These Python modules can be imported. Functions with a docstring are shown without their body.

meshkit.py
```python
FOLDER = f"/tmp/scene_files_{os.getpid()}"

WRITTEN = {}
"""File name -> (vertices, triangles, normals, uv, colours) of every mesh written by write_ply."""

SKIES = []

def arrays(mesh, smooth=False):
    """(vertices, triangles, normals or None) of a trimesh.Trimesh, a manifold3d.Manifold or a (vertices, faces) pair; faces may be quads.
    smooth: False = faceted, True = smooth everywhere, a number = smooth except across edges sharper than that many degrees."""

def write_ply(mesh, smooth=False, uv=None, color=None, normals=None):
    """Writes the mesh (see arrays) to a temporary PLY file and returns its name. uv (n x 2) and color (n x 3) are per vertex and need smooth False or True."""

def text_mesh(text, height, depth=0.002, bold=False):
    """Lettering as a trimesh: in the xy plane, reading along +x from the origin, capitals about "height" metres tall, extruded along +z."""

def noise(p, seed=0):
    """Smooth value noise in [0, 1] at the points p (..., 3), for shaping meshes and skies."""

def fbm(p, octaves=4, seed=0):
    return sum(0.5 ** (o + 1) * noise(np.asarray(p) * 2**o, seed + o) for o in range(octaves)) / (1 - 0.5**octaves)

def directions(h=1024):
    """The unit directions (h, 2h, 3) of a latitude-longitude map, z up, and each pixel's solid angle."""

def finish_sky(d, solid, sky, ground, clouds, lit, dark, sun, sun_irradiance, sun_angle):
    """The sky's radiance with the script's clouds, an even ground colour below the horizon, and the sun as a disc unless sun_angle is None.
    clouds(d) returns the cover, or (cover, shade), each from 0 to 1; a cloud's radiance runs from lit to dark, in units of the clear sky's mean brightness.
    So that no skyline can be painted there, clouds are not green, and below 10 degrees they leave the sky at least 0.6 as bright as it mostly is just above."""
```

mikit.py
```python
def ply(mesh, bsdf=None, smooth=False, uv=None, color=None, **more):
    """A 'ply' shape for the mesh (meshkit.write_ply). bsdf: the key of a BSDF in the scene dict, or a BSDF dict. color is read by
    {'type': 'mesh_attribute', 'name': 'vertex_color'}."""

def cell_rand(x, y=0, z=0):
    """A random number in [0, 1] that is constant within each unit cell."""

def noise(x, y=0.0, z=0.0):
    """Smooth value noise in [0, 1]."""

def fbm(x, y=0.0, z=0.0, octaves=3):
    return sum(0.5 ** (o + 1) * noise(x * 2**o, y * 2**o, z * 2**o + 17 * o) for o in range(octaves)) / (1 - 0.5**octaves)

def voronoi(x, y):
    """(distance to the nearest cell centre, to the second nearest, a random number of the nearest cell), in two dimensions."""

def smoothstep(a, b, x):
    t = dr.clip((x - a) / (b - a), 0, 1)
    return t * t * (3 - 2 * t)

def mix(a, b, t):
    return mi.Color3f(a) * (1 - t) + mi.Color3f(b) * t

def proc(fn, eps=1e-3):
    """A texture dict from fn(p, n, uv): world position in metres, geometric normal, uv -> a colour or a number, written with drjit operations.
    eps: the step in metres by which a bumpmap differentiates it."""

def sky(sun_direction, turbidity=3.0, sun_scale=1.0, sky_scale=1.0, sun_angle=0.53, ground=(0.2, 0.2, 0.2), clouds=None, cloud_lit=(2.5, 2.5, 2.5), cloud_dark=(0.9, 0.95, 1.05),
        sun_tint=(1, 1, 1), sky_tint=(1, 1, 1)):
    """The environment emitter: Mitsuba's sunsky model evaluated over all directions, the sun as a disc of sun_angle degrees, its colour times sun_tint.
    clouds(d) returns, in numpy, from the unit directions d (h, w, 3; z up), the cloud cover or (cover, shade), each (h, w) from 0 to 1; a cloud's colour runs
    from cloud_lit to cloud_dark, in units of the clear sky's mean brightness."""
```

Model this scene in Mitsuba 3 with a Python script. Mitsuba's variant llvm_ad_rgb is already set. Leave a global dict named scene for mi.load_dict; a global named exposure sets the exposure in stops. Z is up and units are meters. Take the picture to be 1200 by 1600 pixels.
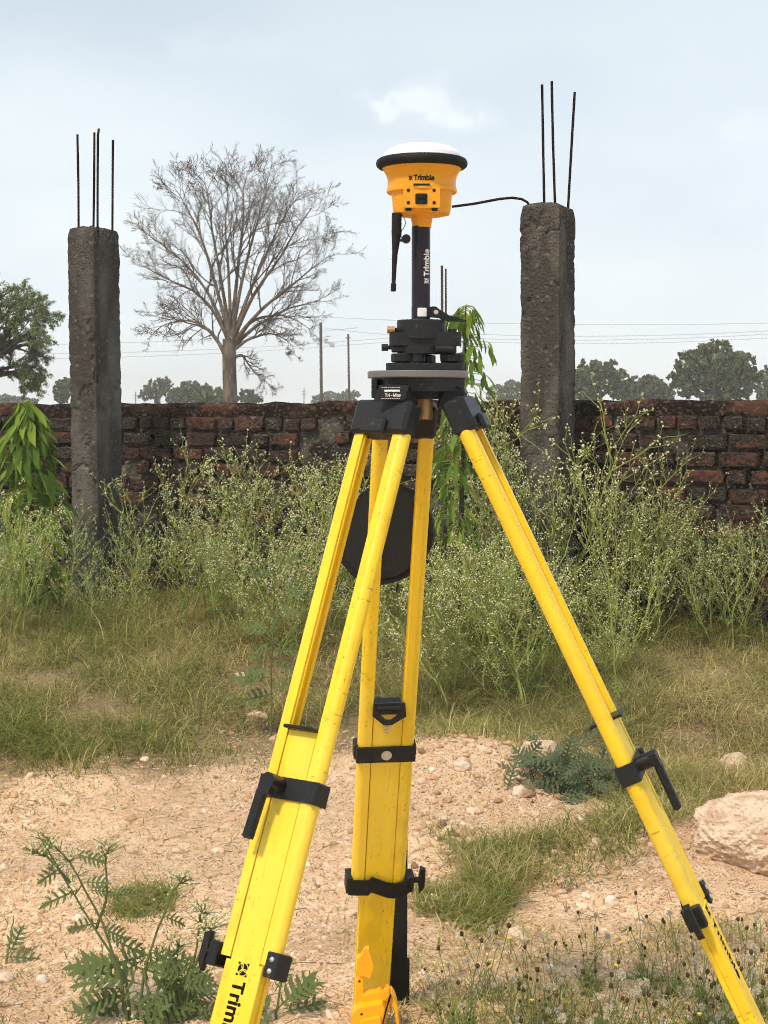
import math, shapely
import numpy as np, trimesh, mitsuba as mi, drjit as dr, mikit, meshkit, manifold3d
from shapely.geometry import Polygon, box as sbox, Point, LineString
from shapely import affinity
from shapely.ops import unary_union
from scipy.spatial import cKDTree

T = mi.ScalarTransform4f
# ------------------------------------------------------------------ camera, sky, exposure
FPX, HOR, CAMZ = 2500.0, 640.0, 1.55          # focal length in pixels of the 1200 px wide photograph, horizon row, eye height
PITCH = math.atan((800 - HOR) / FPX)
FWD = np.array([0, math.cos(PITCH), -math.sin(PITCH)])
UPV = np.array([0, math.sin(PITCH), math.cos(PITCH)])
EYE = np.array([0, 0, CAMZ])
exposure = 1.9
scene = {'type': 'scene'}
labels = {}
scene['camera'] = {'type': 'perspective', 'fov': math.degrees(2 * math.atan(600 / FPX)), 'fov_axis': 'x', 'near_clip': 0.05, 'far_clip': 6000.0,
                   'to_world': T().look_at(origin=EYE.tolist(), target=(EYE + FWD).tolist(), up=[0, 0, 1])}
SUN = np.array([-0.36, -0.50, 0.86])


def cloud_cover(d):
    az = np.arctan2(d[..., 0], d[..., 1])
    el = np.arcsin(np.clip(d[..., 2], -1, 1))
    q = d / np.maximum(d[..., 2:3] + 0.25, 0.2)
    veil = 0.66 + 0.22 * (meshkit.fbm(q * 2.2, 4, 3) - 0.5) * 2 + 0.33 * np.exp(-np.maximum(el, 0) / 0.16)
    puff = np.zeros_like(veil)
    n1 = meshkit.fbm(d * 42.0, 5, 11) - 0.5
    for (a0, e0, sa, se, k) in ((0.022, 0.178, 0.044, 0.024, 0.94), (-0.09, 0.215, 0.045, 0.016, 0.45), (0.235, 0.165, 0.035, 0.012, 0.5), (-0.055, 0.252, 0.045, 0.014, 0.6),
                                (0.6, 0.3, 0.15, 0.04, .8), (-0.7, 0.35, 0.2, 0.05, .8), (1.4, .3, .2, .04, .8), (2.4, .4, .3, .06, .8), (-1.8, .3, .25, .05, .8)):
        r = ((az - a0) / sa) ** 2 + (np.where(el > e0, 1.0, 2.2) * (el - e0) / se) ** 2
        puff = np.maximum(puff, k * np.clip(1.25 - r * 0.9 + n1 * 2.6, 0, 1) ** 1.5)
    cover = np.clip(np.maximum(veil, puff * 0.95), 0, 1)
    shade = np.clip(0.42 - 0.26 * puff + 1.3 * np.clip(el, 0, 0.32) - 0.25 * (meshkit.fbm(q * 2.2, 4, 3) - 0.5), 0, 1)
    return cover, shade


scene['sky'] = mikit.sky(SUN.tolist(), turbidity=4.5, sun_scale=0.62, sky_scale=0.95, sun_angle=7.0, ground=(0.3, 0.24, 0.18), clouds=cloud_cover,
                         cloud_lit=(2.95, 3.06, 3.06), cloud_dark=(1.74, 2.02, 2.16))


def P(px, py, depth):
    r = FWD * FPX + np.array([1.0, 0, 0]) * (px - 600) + UPV * (800 - py)
    return EYE + r * (depth / r[1])


def proj(p):
    q = np.asarray(p, float) - EYE
    z = q @ FWD
    return np.stack([600 + FPX * q[..., 0] / z, 800 - FPX * (q @ UPV) / z], -1)


# ------------------------------------------------------------------ helpers
COUNT = {}


def key_of(name, parent=None):
    k = f'{parent}__{name}' if parent else name
    n = COUNT.get(k, 0)
    COUNT[k] = n + 1
    return k if n == 0 else f'{k}_{n:03d}'


def tag(k, label=None, cat=None, group=None, kind=None):
    d = labels.setdefault(k, {})
    for a, b in (('label', label), ('category', cat), ('group', group), ('kind', kind)):
        if b:
            d[a] = b
    return k


def thing(name, label, cat, group=None):
    return tag(key_of(name), label, cat, group)


def put(name, mesh, bsdf, parent=None, smooth=False, **kw):
    k = key_of(name, parent)
    if isinstance(mesh, list):
        mesh = trimesh.util.concatenate(mesh)
    scene[k] = mikit.ply(mesh, bsdf, smooth=smooth, **kw)
    return k


def frame(o, x, y, z):
    m = np.eye(4)
    m[:3, 0], m[:3, 1], m[:3, 2], m[:3, 3] = x, y, z, o
    return m


def placed(mesh, m):
    mesh = mesh.copy()
    mesh.apply_transform(m)
    return mesh


def unit(v):
    v = np.asarray(v, float)
    return v / np.linalg.norm(v)


def cbox(x0, x1, y0, y1, z0, z1, b=0.002):
    """chamfered box"""
    pts = []
    for x, sx in ((x0, 1), (x1, -1)):
        for y, sy in ((y0, 1), (y1, -1)):
            for z, sz in ((z0, 1), (z1, -1)):
                pts += [(x + sx * b, y + sy * b, z), (x + sx * b, y, z + sz * b), (x, y + sy * b, z + sz * b)]
    return trimesh.convex.convex_hull(np.array(pts))


def hull(pts):
    return trimesh.convex.convex_hull(np.asarray(pts, float))


def tube(pts, radii, sides=8, cap=True):
    v, f = tube_vf(np.asarray(pts, float), radii, sides)
    if cap:
        n = len(pts)
        v = np.vstack([v, pts[0], pts[-1]])
        a, b = n * sides, n * sides + 1
        i = np.arange(sides)
        j = (i + 1) % sides
        f = np.vstack([f, np.stack([np.full(sides, a), j, i], 1), np.stack([np.full(sides, b), (n - 1) * sides + i, (n - 1) * sides + j], 1)])
    return trimesh.Trimesh(v, f, process=False)


def tube_vf(p, radii, sides):
    t = np.gradient(p, axis=0)
    t /= np.linalg.norm(t, axis=1, keepdims=True) + 1e-12
    ref = np.array([0.31, 0.87, 0.38]) if abs(unit(p[-1] - p[0]) @ np.array([0.31, 0.87, 0.38])) < 0.9 else np.array([0.9, -0.2, 0.3])
    a = np.cross(t, ref)
    a /= np.linalg.norm(a, axis=1, keepdims=True) + 1e-12
    b = np.cross(t, a)
    ang = np.arange(sides) * 2 * np.pi / sides
    r = np.broadcast_to(radii, (len(p),))[:, None, None]
    v = p[:, None] + r * (np.cos(ang)[None, :, None] * a[:, None] + np.sin(ang)[None, :, None] * b[:, None])
    i, j = np.meshgrid(np.arange(len(p) - 1), np.arange(sides), indexing='ij')
    q = np.stack([i * sides + j, i * sides + (j + 1) % sides, (i + 1) * sides + (j + 1) % sides, (i + 1) * sides + j], -1).reshape(-1, 4)
    return v.reshape(-1, 3), np.vstack([q[:, [0, 1, 2]], q[:, [0, 2, 3]]])


def segs(A, B, ra, rb, sides=3):
    """many separate straight tapered segments as one mesh (vectorised)"""
    A, B = np.asarray(A, float), np.asarray(B, float)
    t = B - A
    t /= np.linalg.norm(t, axis=1, keepdims=True) + 1e-12
    ref = np.where(np.abs(t[:, 2:3]) < 0.9, [[0, 0, 1.0]], [[1.0, 0, 0]])
    a = np.cross(t, ref)
    a /= np.linalg.norm(a, axis=1, keepdims=True) + 1e-12
    b = np.cross(t, a)
    ang = np.arange(sides) * 2 * np.pi / sides
    ring = np.cos(ang)[None, :, None] * a[:, None] + np.sin(ang)[None, :, None] * b[:, None]
    va = A[:, None] + ring * np.reshape(np.broadcast_to(ra, (len(A),)), (-1, 1, 1))
    vb = B[:, None] + ring * np.reshape(np.broadcast_to(rb, (len(A),)), (-1, 1, 1))
    v = np.concatenate([va, vb], 1).reshape(-1, 3)
    base = (np.arange(len(A)) * 2 * sides)[:, None]
    i = np.arange(sides)
    j = (i + 1) % sides
    f = np.concatenate([np.stack([base + i, base + j, base + sides + j], -1).reshape(-1, 3), np.stack([base + i, base + sides + j, base + sides + i], -1).reshape(-1, 3)])
    return trimesh.Trimesh(v, f, process=False)


def scatter(mesh, C, S, R=None, rng=None):
    """copies of a small mesh at C with scale S (n,) or (n,3) and random rotations"""
    v, f = np.asarray(mesh.vertices), np.asarray(mesh.faces)
    n = len(C)
    if R is None:
        q = rng.normal(size=(n, 4))
        R = quat(q)
    S = np.asarray(S, float)
    S = S[:, None] if S.ndim == 1 else S
    vv = np.einsum('nij,nkj->nki', R, v[None] * S[:, None, :]) + np.asarray(C)[:, None]
    ff = f[None] + (np.arange(n) * len(v))[:, None, None]
    return trimesh.Trimesh(vv.reshape(-1, 3), ff.reshape(-1, 3), process=False)


def quat(q):
    q = q / np.linalg.norm(q, axis=1, keepdims=True)
    w, x, y, z = q.T
    return np.stack([np.stack([1 - 2 * (y * y + z * z), 2 * (x * y - z * w), 2 * (x * z + y * w)], -1), np.stack([2 * (x * y + z * w), 1 - 2 * (x * x + z * z), 2 * (y * z - x * w)], -1),
                     np.stack([2 * (x * z - y * w), 2 * (y * z + x * w), 1 - 2 * (x * x + y * y)], -1)], 1)


def dirs_frames(X, Z):
    """rotation matrices whose columns are X, Z x X, Z' """
    X = X / np.linalg.norm(X, axis=1, keepdims=True)
    Y = np.cross(Z, X)
    Y /= np.linalg.norm(Y, axis=1, keepdims=True) + 1e-9
    return np.stack([X, Y, np.cross(X, Y)], -1)


def revolve(profile, n=64):
    return trimesh.creation.revolve(np.array(profile, float), sections=n)


def lathe(profile, c, n=64):
    m = revolve(profile, n)
    m.apply_translation(c)
    return m


def cyl(p0, p1, r, n=24):
    return tube([p0, p1], r, n)


def px_prism(pts, depth, thick, bevel=True):
    """an outline measured in photograph pixels at a given distance, built there at its real size with real thickness"""
    w = np.array([P(x, y, depth) for x, y in pts])
    poly = Polygon(w[:, [0, 2]]).buffer(0)
    m = trimesh.creation.extrude_polygon(poly, thick, engine='earcut')
    v = m.vertices.copy()
    m.vertices = np.stack([v[:, 0], depth + thick / 2 - v[:, 2], v[:, 1]], -1)
    return m


def rough(mesh, amp, freq, seed=0):
    m = mesh.copy()
    n = m.vertex_normals
    m.vertices = m.vertices + n * ((meshkit.fbm(m.vertices * freq, 3, seed) - 0.5) * 2 * amp)[:, None]
    return m


# ------------------------------------------------------------------ materials
def rgb(c):
    return {'type': 'rgb', 'value': list(map(float, c))}


def pr(c, rough=0.5, metallic=0.0, spec=0.5, **k):
    return {'type': 'twosided', 'b': {'type': 'principled', 'base_color': c if isinstance(c, dict) else rgb(c), 'roughness': rough, 'metallic': metallic, 'specular': spec, **k}}


def diff(c):
    return {'type': 'twosided', 'b': {'type': 'diffuse', 'reflectance': c if isinstance(c, dict) else rgb(c)}}


def leafmat(c, t=0.7, rough=0.6):
    return {'type': 'principledthin', 'base_color': c if isinstance(c, dict) else rgb(c), 'roughness': rough, 'diff_trans': t, 'spec_trans': 0.0}


VC = {'type': 'mesh_attribute', 'name': 'vertex_color'}
ss, nz, fb, mix = mikit.smoothstep, mikit.noise, mikit.fbm, mikit.mix
scene['black_metal'] = pr(mikit.proc(lambda p, n, uv: mix((0.012, 0.014, 0.017), (0.075, 0.075, 0.075), ss(0.70, 0.82, fb(p.x * 90, p.y * 90, p.z * 90)) * 0.45 + 0.06 * nz(p.x * 400, p.y * 400, p.z * 400))), 0.46, spec=0.28)
scene['black_plastic'] = pr((0.009, 0.010, 0.011), 0.42, spec=0.3)
scene['black_rubber'] = pr((0.011, 0.012, 0.012), 0.6, spec=0.2)
scene['grey_metal'] = pr((0.22, 0.22, 0.215), 0.45, 0.7)
scene['steel'] = pr((0.62, 0.62, 0.60), 0.3, 0.9)
scene['brass'] = pr((0.42, 0.27, 0.12), 0.45, 0.75)
scene['white_dome'] = pr((0.80, 0.82, 0.83), 0.35)
scene['white_print'] = diff((0.72, 0.72, 0.72))
scene['black_print'] = diff((0.014, 0.013, 0.012))
scene['pole_black'] = pr((0.014, 0.012, 0.021), 0.36, spec=0.3)
scene['amber_plastic'] = pr(mikit.proc(lambda p, n, uv: mix((0.76, 0.335, 0.006), (0.40, 0.17, 0.01), ss(0.70, 0.9, fb(p.x * 120, p.y * 120, p.z * 60)) * 0.5)), 0.4)
scene['bracket_plastic'] = pr((0.90, 0.40, 0.006), 0.38)
scene['rebar'] = diff((0.022, 0.015, 0.012))


def yellow(A, a, w):
    A, a, w = [list(map(float, x)) for x in (A, a, w)]

    def fn(p, n, uv):
        q = p - mi.Point3f(A)
        s = q.x * a[0] + q.y * a[1] + q.z * a[2]
        t = q.x * w[0] + q.y * w[1] + q.z * w[2]
        st = fb(s * 26, t * 330, 3.0 + p.z * 6)
        sp = fb(s * 160, t * 190, 7.0)
        grime = ss(0.45, 0.8, fb(s * 5, t * 40, 1.0))
        patch = ss(0.44, 0.60, fb(s * 2.3, t * 9, 11.0))
        rail = ss(0.034, 0.044, dr.abs(t))
        m = dr.maximum(ss(0.67, 0.77, st + 0.05 * rail * patch) * (0.15 + 0.85 * grime) * (0.25 + 0.75 * patch), ss(0.76, 0.86, sp + 0.05 * rail * patch) * (0.3 + 0.7 * patch))
        m = dr.maximum(m, 0.28 * ss(0.55, 0.8, fb(s * 11, t * 26, 21.0)) * patch)
        base = mix((0.86, 0.63, 0.016), (0.80, 0.53, 0.016), fb(s * 9, t * 60, 5.0))
        base = mix(base, (0.86, 0.68, 0.10), ss(0.5, 0.75, fb(s * 4, t * 14, 2.0)) * 0.35)
        return mix(base, (0.17, 0.085, 0.012), m * 0.55)
    return fn


def soil_fn(p, n, uv):
    g = fb(p.x * 3.1, p.y * 3.1, 0.0, 4)
    f1 = fb(p.x * 55, p.y * 55, 2.0, 3)
    f2 = nz(p.x * 190, p.y * 190, p.z * 190)
    c = mix((0.66, 0.47, 0.30), (0.56, 0.375, 0.225), ss(0.3, 0.7, g))
    c = mix(c, (0.76, 0.585, 0.43), ss(0.52, 0.74, f1) * 0.8)
    c = mix(c, (0.26, 0.145, 0.085), ss(0.56, 0.78, f2) * 0.8)
    c = mix(c, (0.70, 0.58, 0.47), ss(0.86, 0.94, nz(p.x * 120, p.y * 120, 9.0)))
    c = c * (0.92 + 0.26 * ss(0.3, 0.7, fb(p.x * 1.4 + 5, p.y * 2.2, 3.0, 3)))
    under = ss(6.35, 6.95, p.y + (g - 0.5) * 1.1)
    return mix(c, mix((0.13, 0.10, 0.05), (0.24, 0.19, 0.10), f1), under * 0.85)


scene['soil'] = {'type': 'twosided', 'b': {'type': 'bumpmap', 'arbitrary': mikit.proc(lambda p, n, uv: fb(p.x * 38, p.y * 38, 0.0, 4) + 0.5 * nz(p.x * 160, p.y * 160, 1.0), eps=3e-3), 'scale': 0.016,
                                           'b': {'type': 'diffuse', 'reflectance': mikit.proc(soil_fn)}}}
scene['pebble_mat'] = diff(VC)


def rock_fn(p, n, uv):
    f1 = fb(p.x * 28, p.y * 28, p.z * 28, 4)
    f2 = nz(p.x * 150, p.y * 150, p.z * 150)
    c = mix((0.68, 0.54, 0.41), (0.53, 0.375, 0.26), ss(0.42, 0.68, f1))
    return mix(c, (0.30, 0.20, 0.14), ss(0.62, 0.85, f2) * 0.55)


scene['rock_mat'] = {'type': 'twosided', 'b': {'type': 'bumpmap', 'arbitrary': mikit.proc(lambda p, n, uv: fb(p.x * 45, p.y * 45, p.z * 45, 4), eps=3e-3), 'scale': 0.007, 'b': {'type': 'diffuse', 'reflectance': mikit.proc(rock_fn)}}}


def concrete_fn(p, n, uv):
    st = fb(p.x * 7, p.y * 7, p.z * 1.6, 4)
    gr = nz(p.x * 130, p.y * 130, p.z * 130)
    f = fb(p.x * 40, p.y * 40, p.z * 40, 3)
    c = mix((0.160, 0.148, 0.132), (0.068, 0.063, 0.057), ss(0.32, 0.68, st + 0.20 * ss(1.7, 2.7, p.z)))
    c = mix(c, (0.24, 0.20, 0.165), ss(0.60, 0.80, f) * 0.55)
    c = mix(c, (0.022, 0.02, 0.018), ss(0.64, 0.84, gr) * 0.7)
    return c


scene['concrete'] = {'type': 'twosided', 'b': {'type': 'bumpmap', 'arbitrary': mikit.proc(lambda p, n, uv: fb(p.x * 90, p.y * 90, p.z * 90, 3), eps=2e-3), 'scale': 0.012, 'b': {'type': 'diffuse', 'reflectance': mikit.proc(concrete_fn)}}}


def grime(p):
    return fb(p.x * 5.5, p.y * 5.5, p.z * 7.0, 4)


def brick_fn(c1, c2, k):
    def fn(p, n, uv):
        g = grime(p)
        f = fb(p.x * 42, p.y * 42, p.z * 42, 3)
        s = nz(p.x * 130, p.y * 130, p.z * 130)
        c = mix(c1, c2, ss(0.35, 0.65, f))
        m = ss(0.42, 0.55, g * 0.55 + f * 0.52 - 0.02 + k)
        c = mix(c, mix((0.020, 0.018, 0.016), (0.065, 0.058, 0.050), ss(0.4, 0.7, s)), m * 0.88)
        return mix(c, (0.22, 0.20, 0.175), ss(0.60, 0.74, fb(p.x * 75, p.y * 75, p.z * 75, 3) * 0.8 + 0.2 * nz(p.x * 6, p.y * 6, p.z * 6)) * 0.6)
    return fn


BRICKS = [((0.115, 0.050, 0.034), (0.072, 0.033, 0.024), -0.02), ((0.080, 0.039, 0.029), (0.050, 0.027, 0.021), 0.02), ((0.052, 0.030, 0.023), (0.030, 0.020, 0.016), 0.08)]
for i, b in enumerate(BRICKS):
    scene[f'brick_mat_{i}'] = diff(mikit.proc(brick_fn(*b)))


def mortar_fn(p, n, uv):
    f = fb(p.x * 60, p.y * 60, p.z * 60, 3)
    c = mix((0.095, 0.084, 0.072), (0.024, 0.021, 0.018), ss(0.44, 0.62, grime(p)))
    return mix(c, (0.26, 0.24, 0.21), ss(0.58, 0.74, f) * 0.65)


scene['mortar'] = {'type': 'twosided', 'b': {'type': 'bumpmap', 'arbitrary': mikit.proc(lambda p, n, uv: fb(p.x * 70, p.y * 70, p.z * 70, 3), eps=2e-3), 'scale': 0.012, 'b': {'type': 'diffuse', 'reflectance': mikit.proc(mortar_fn)}}}
scene['coping_mat'] = diff(mikit.proc(lambda p, n, uv: mix(mix((0.080, 0.042, 0.031), (0.018, 0.014, 0.012), ss(0.36, 0.54, grime(p) * 0.6 + 0.4 * fb(p.x * 38, p.y * 38, p.z * 38))), (0.17, 0.14, 0.115), ss(0.56, 0.74, fb(p.x * 66, p.y * 66, p.z * 66, 3)) * 0.6)))
scene['bark'] = diff(mikit.proc(lambda p, n, uv: mix((0.20, 0.16, 0.13), (0.10, 0.08, 0.066), ss(0.35, 0.65, fb(p.x * 9, p.y * 9, p.z * 3, 3)))))
scene['twig_mat'] = diff((0.125, 0.092, 0.07))
scene['dark_bark'] = diff((0.05, 0.042, 0.034))
scene['leaf_far'] = diff(VC)
scene['leaf_vc'] = leafmat(VC, 0.7)
scene['leaf_gloss'] = leafmat(VC, 0.75, 0.38)
scene['stem_vc'] = diff(VC)
scene['weed_stem_mat'] = diff((0.28, 0.325, 0.09))
scene['weed_leaf_mat'] = leafmat((0.22, 0.285, 0.08), 0.8)
scene['weed_flower_mat'] = diff((0.76, 0.74, 0.48))
scene['herb_leaf_mat'] = leafmat((0.14, 0.19, 0.075), 0.6)
scene['blue_leaf_mat'] = leafmat((0.12, 0.155, 0.085), 0.5)
scene['head_mat'] = diff((0.075, 0.058, 0.03))
scene['fluff_mat'] = diff((0.58, 0.53, 0.42))
scene['petal_mat'] = diff((0.75, 0.60, 0.12))
scene['wood_post'] = diff(mikit.proc(lambda p, n, uv: mix((0.12, 0.10, 0.085), (0.06, 0.05, 0.043), nz(p.x * 160, p.y * 160, p.z * 7))))
scene['pole_grey'] = diff((0.11, 0.095, 0.085))
scene['wire_mat'] = diff((0.30, 0.30, 0.30))

# ------------------------------------------------------------------ ground
def sst(a, b, x):
    t = np.clip((x - a) / (b - a), 0, 1)
    return t * t * (3 - 2 * t)


def ground_z(x, y):
    x, y = np.asarray(x, float), np.asarray(y, float)
    z = 0.30 * sst(5.6, 9.6, y)
    z = z + 0.21 * np.exp(-((x - 0.26) / 0.55) ** 2 - ((y - 6.35) / 0.42) ** 2)          # spoil heap behind the tripod
    z = z + 0.10 * np.exp(-((x - 1.05) / 0.5) ** 2 - ((y - 5.55) / 0.30) ** 2)
    z = z + 0.05 * np.exp(-((x - 1.7) / 0.6) ** 2 - ((y - 7.2) / 0.5) ** 2)
    q = np.stack([x, y, x * 0], -1)
    z = z + (meshkit.fbm(q * 1.3, 3, 5) - 0.5) * 0.09 + (meshkit.fbm(q * 9.0, 3, 8) - 0.5) * 0.026
    z = z * sst(60, 14, y) if False else z
    return np.where(y > 12, z * (1 - sst(12, 16, y)) - 0.3 * sst(12, 16, y), z)


def axis_steps(lo, a, b, hi, fine, growth=1.35):
    mid = np.arange(a, b + 1e-9, fine)
    out, s, v = [], fine, b
    while v < hi:
        s *= growth
        v += s
        out.append(v)
    left, s, v = [], fine, a
    while v > lo:
        s *= growth
        v -= s
        left.append(v)
    return np.array(left[::-1] + list(mid) + out)


gx, gy = axis_steps(-330, -2.0, 2.1, 330, 0.018), axis_steps(-40, 3.7, 8.2, 420, 0.018)
GX, GY = np.meshgrid(gx, gy)
GZ = ground_z(GX, GY)
nx, ny = len(gx), len(gy)
ii, jj = np.meshgrid(np.arange(ny - 1), np.arange(nx - 1), indexing='ij')
q = np.stack([ii * nx + jj, ii * nx + jj + 1, (ii + 1) * nx + jj + 1, (ii + 1) * nx + jj], -1).reshape(-1, 4)
gm = trimesh.Trimesh(np.stack([GX, GY, GZ], -1).reshape(-1, 3), np.vstack([q[:, [0, 1, 2]], q[:, [0, 2, 3]]]), process=False)
tag(put('ground', gm, 'soil', smooth=True), 'sandy pinkish gravel ground of the plot, grassy towards the wall', 'ground', kind='structure')


def on_ground(px, py):
    """the ground point seen at a photograph pixel"""
    d = np.concatenate([np.arange(3.6, 12, 0.02)])
    r = FWD * FPX + np.array([1.0, 0, 0]) * (px - 600) + UPV * (800 - py)
    pts = EYE + r[None] * (d / r[1])[:, None]
    below = pts[:, 2] < ground_z(pts[:, 0], pts[:, 1])
    k = int(np.argmax(below)) if below.any() else len(d) - 1
    return pts[k]


def inside(poly, x, y):
    z = ground_z(x, y)
    q = proj(np.stack([x, y, z], -1))
    return shapely.contains_xy(Polygon(poly), q[..., 0], q[..., 1])


# ------------------------------------------------------------------ wall of bricks, with pillars
WALL_O, WALL_U = np.array([-1.26, 10.5, 0]), unit([2.907, -1.35, 0])
WALL_N = np.array([WALL_U[1], -WALL_U[0], 0])          # towards the camera
if WALL_N[1] > 0:
    WALL_N = -WALL_N
BRICK_VARIANTS = {}
rb = np.random.default_rng(5)


def brick_mesh(kind, v):
    L = 0.215 if kind == 's' else 0.102
    k = (kind, v)
    if k not in BRICK_VARIANTS:
        m = cbox(-L / 2, L / 2, -0.05, 0.006, -0.0385, 0.0385, 0.009)
        m = m.copy()
        m.vertices = m.vertices + np.random.default_rng(v * 7 + (kind == 's')).normal(size=m.vertices.shape) * 0.0042
        BRICK_VARIANTS[k] = [mikit.ply(m, f'brick_mat_{c}') for c in range(3)]
    return BRICK_VARIANTS[k]


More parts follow.
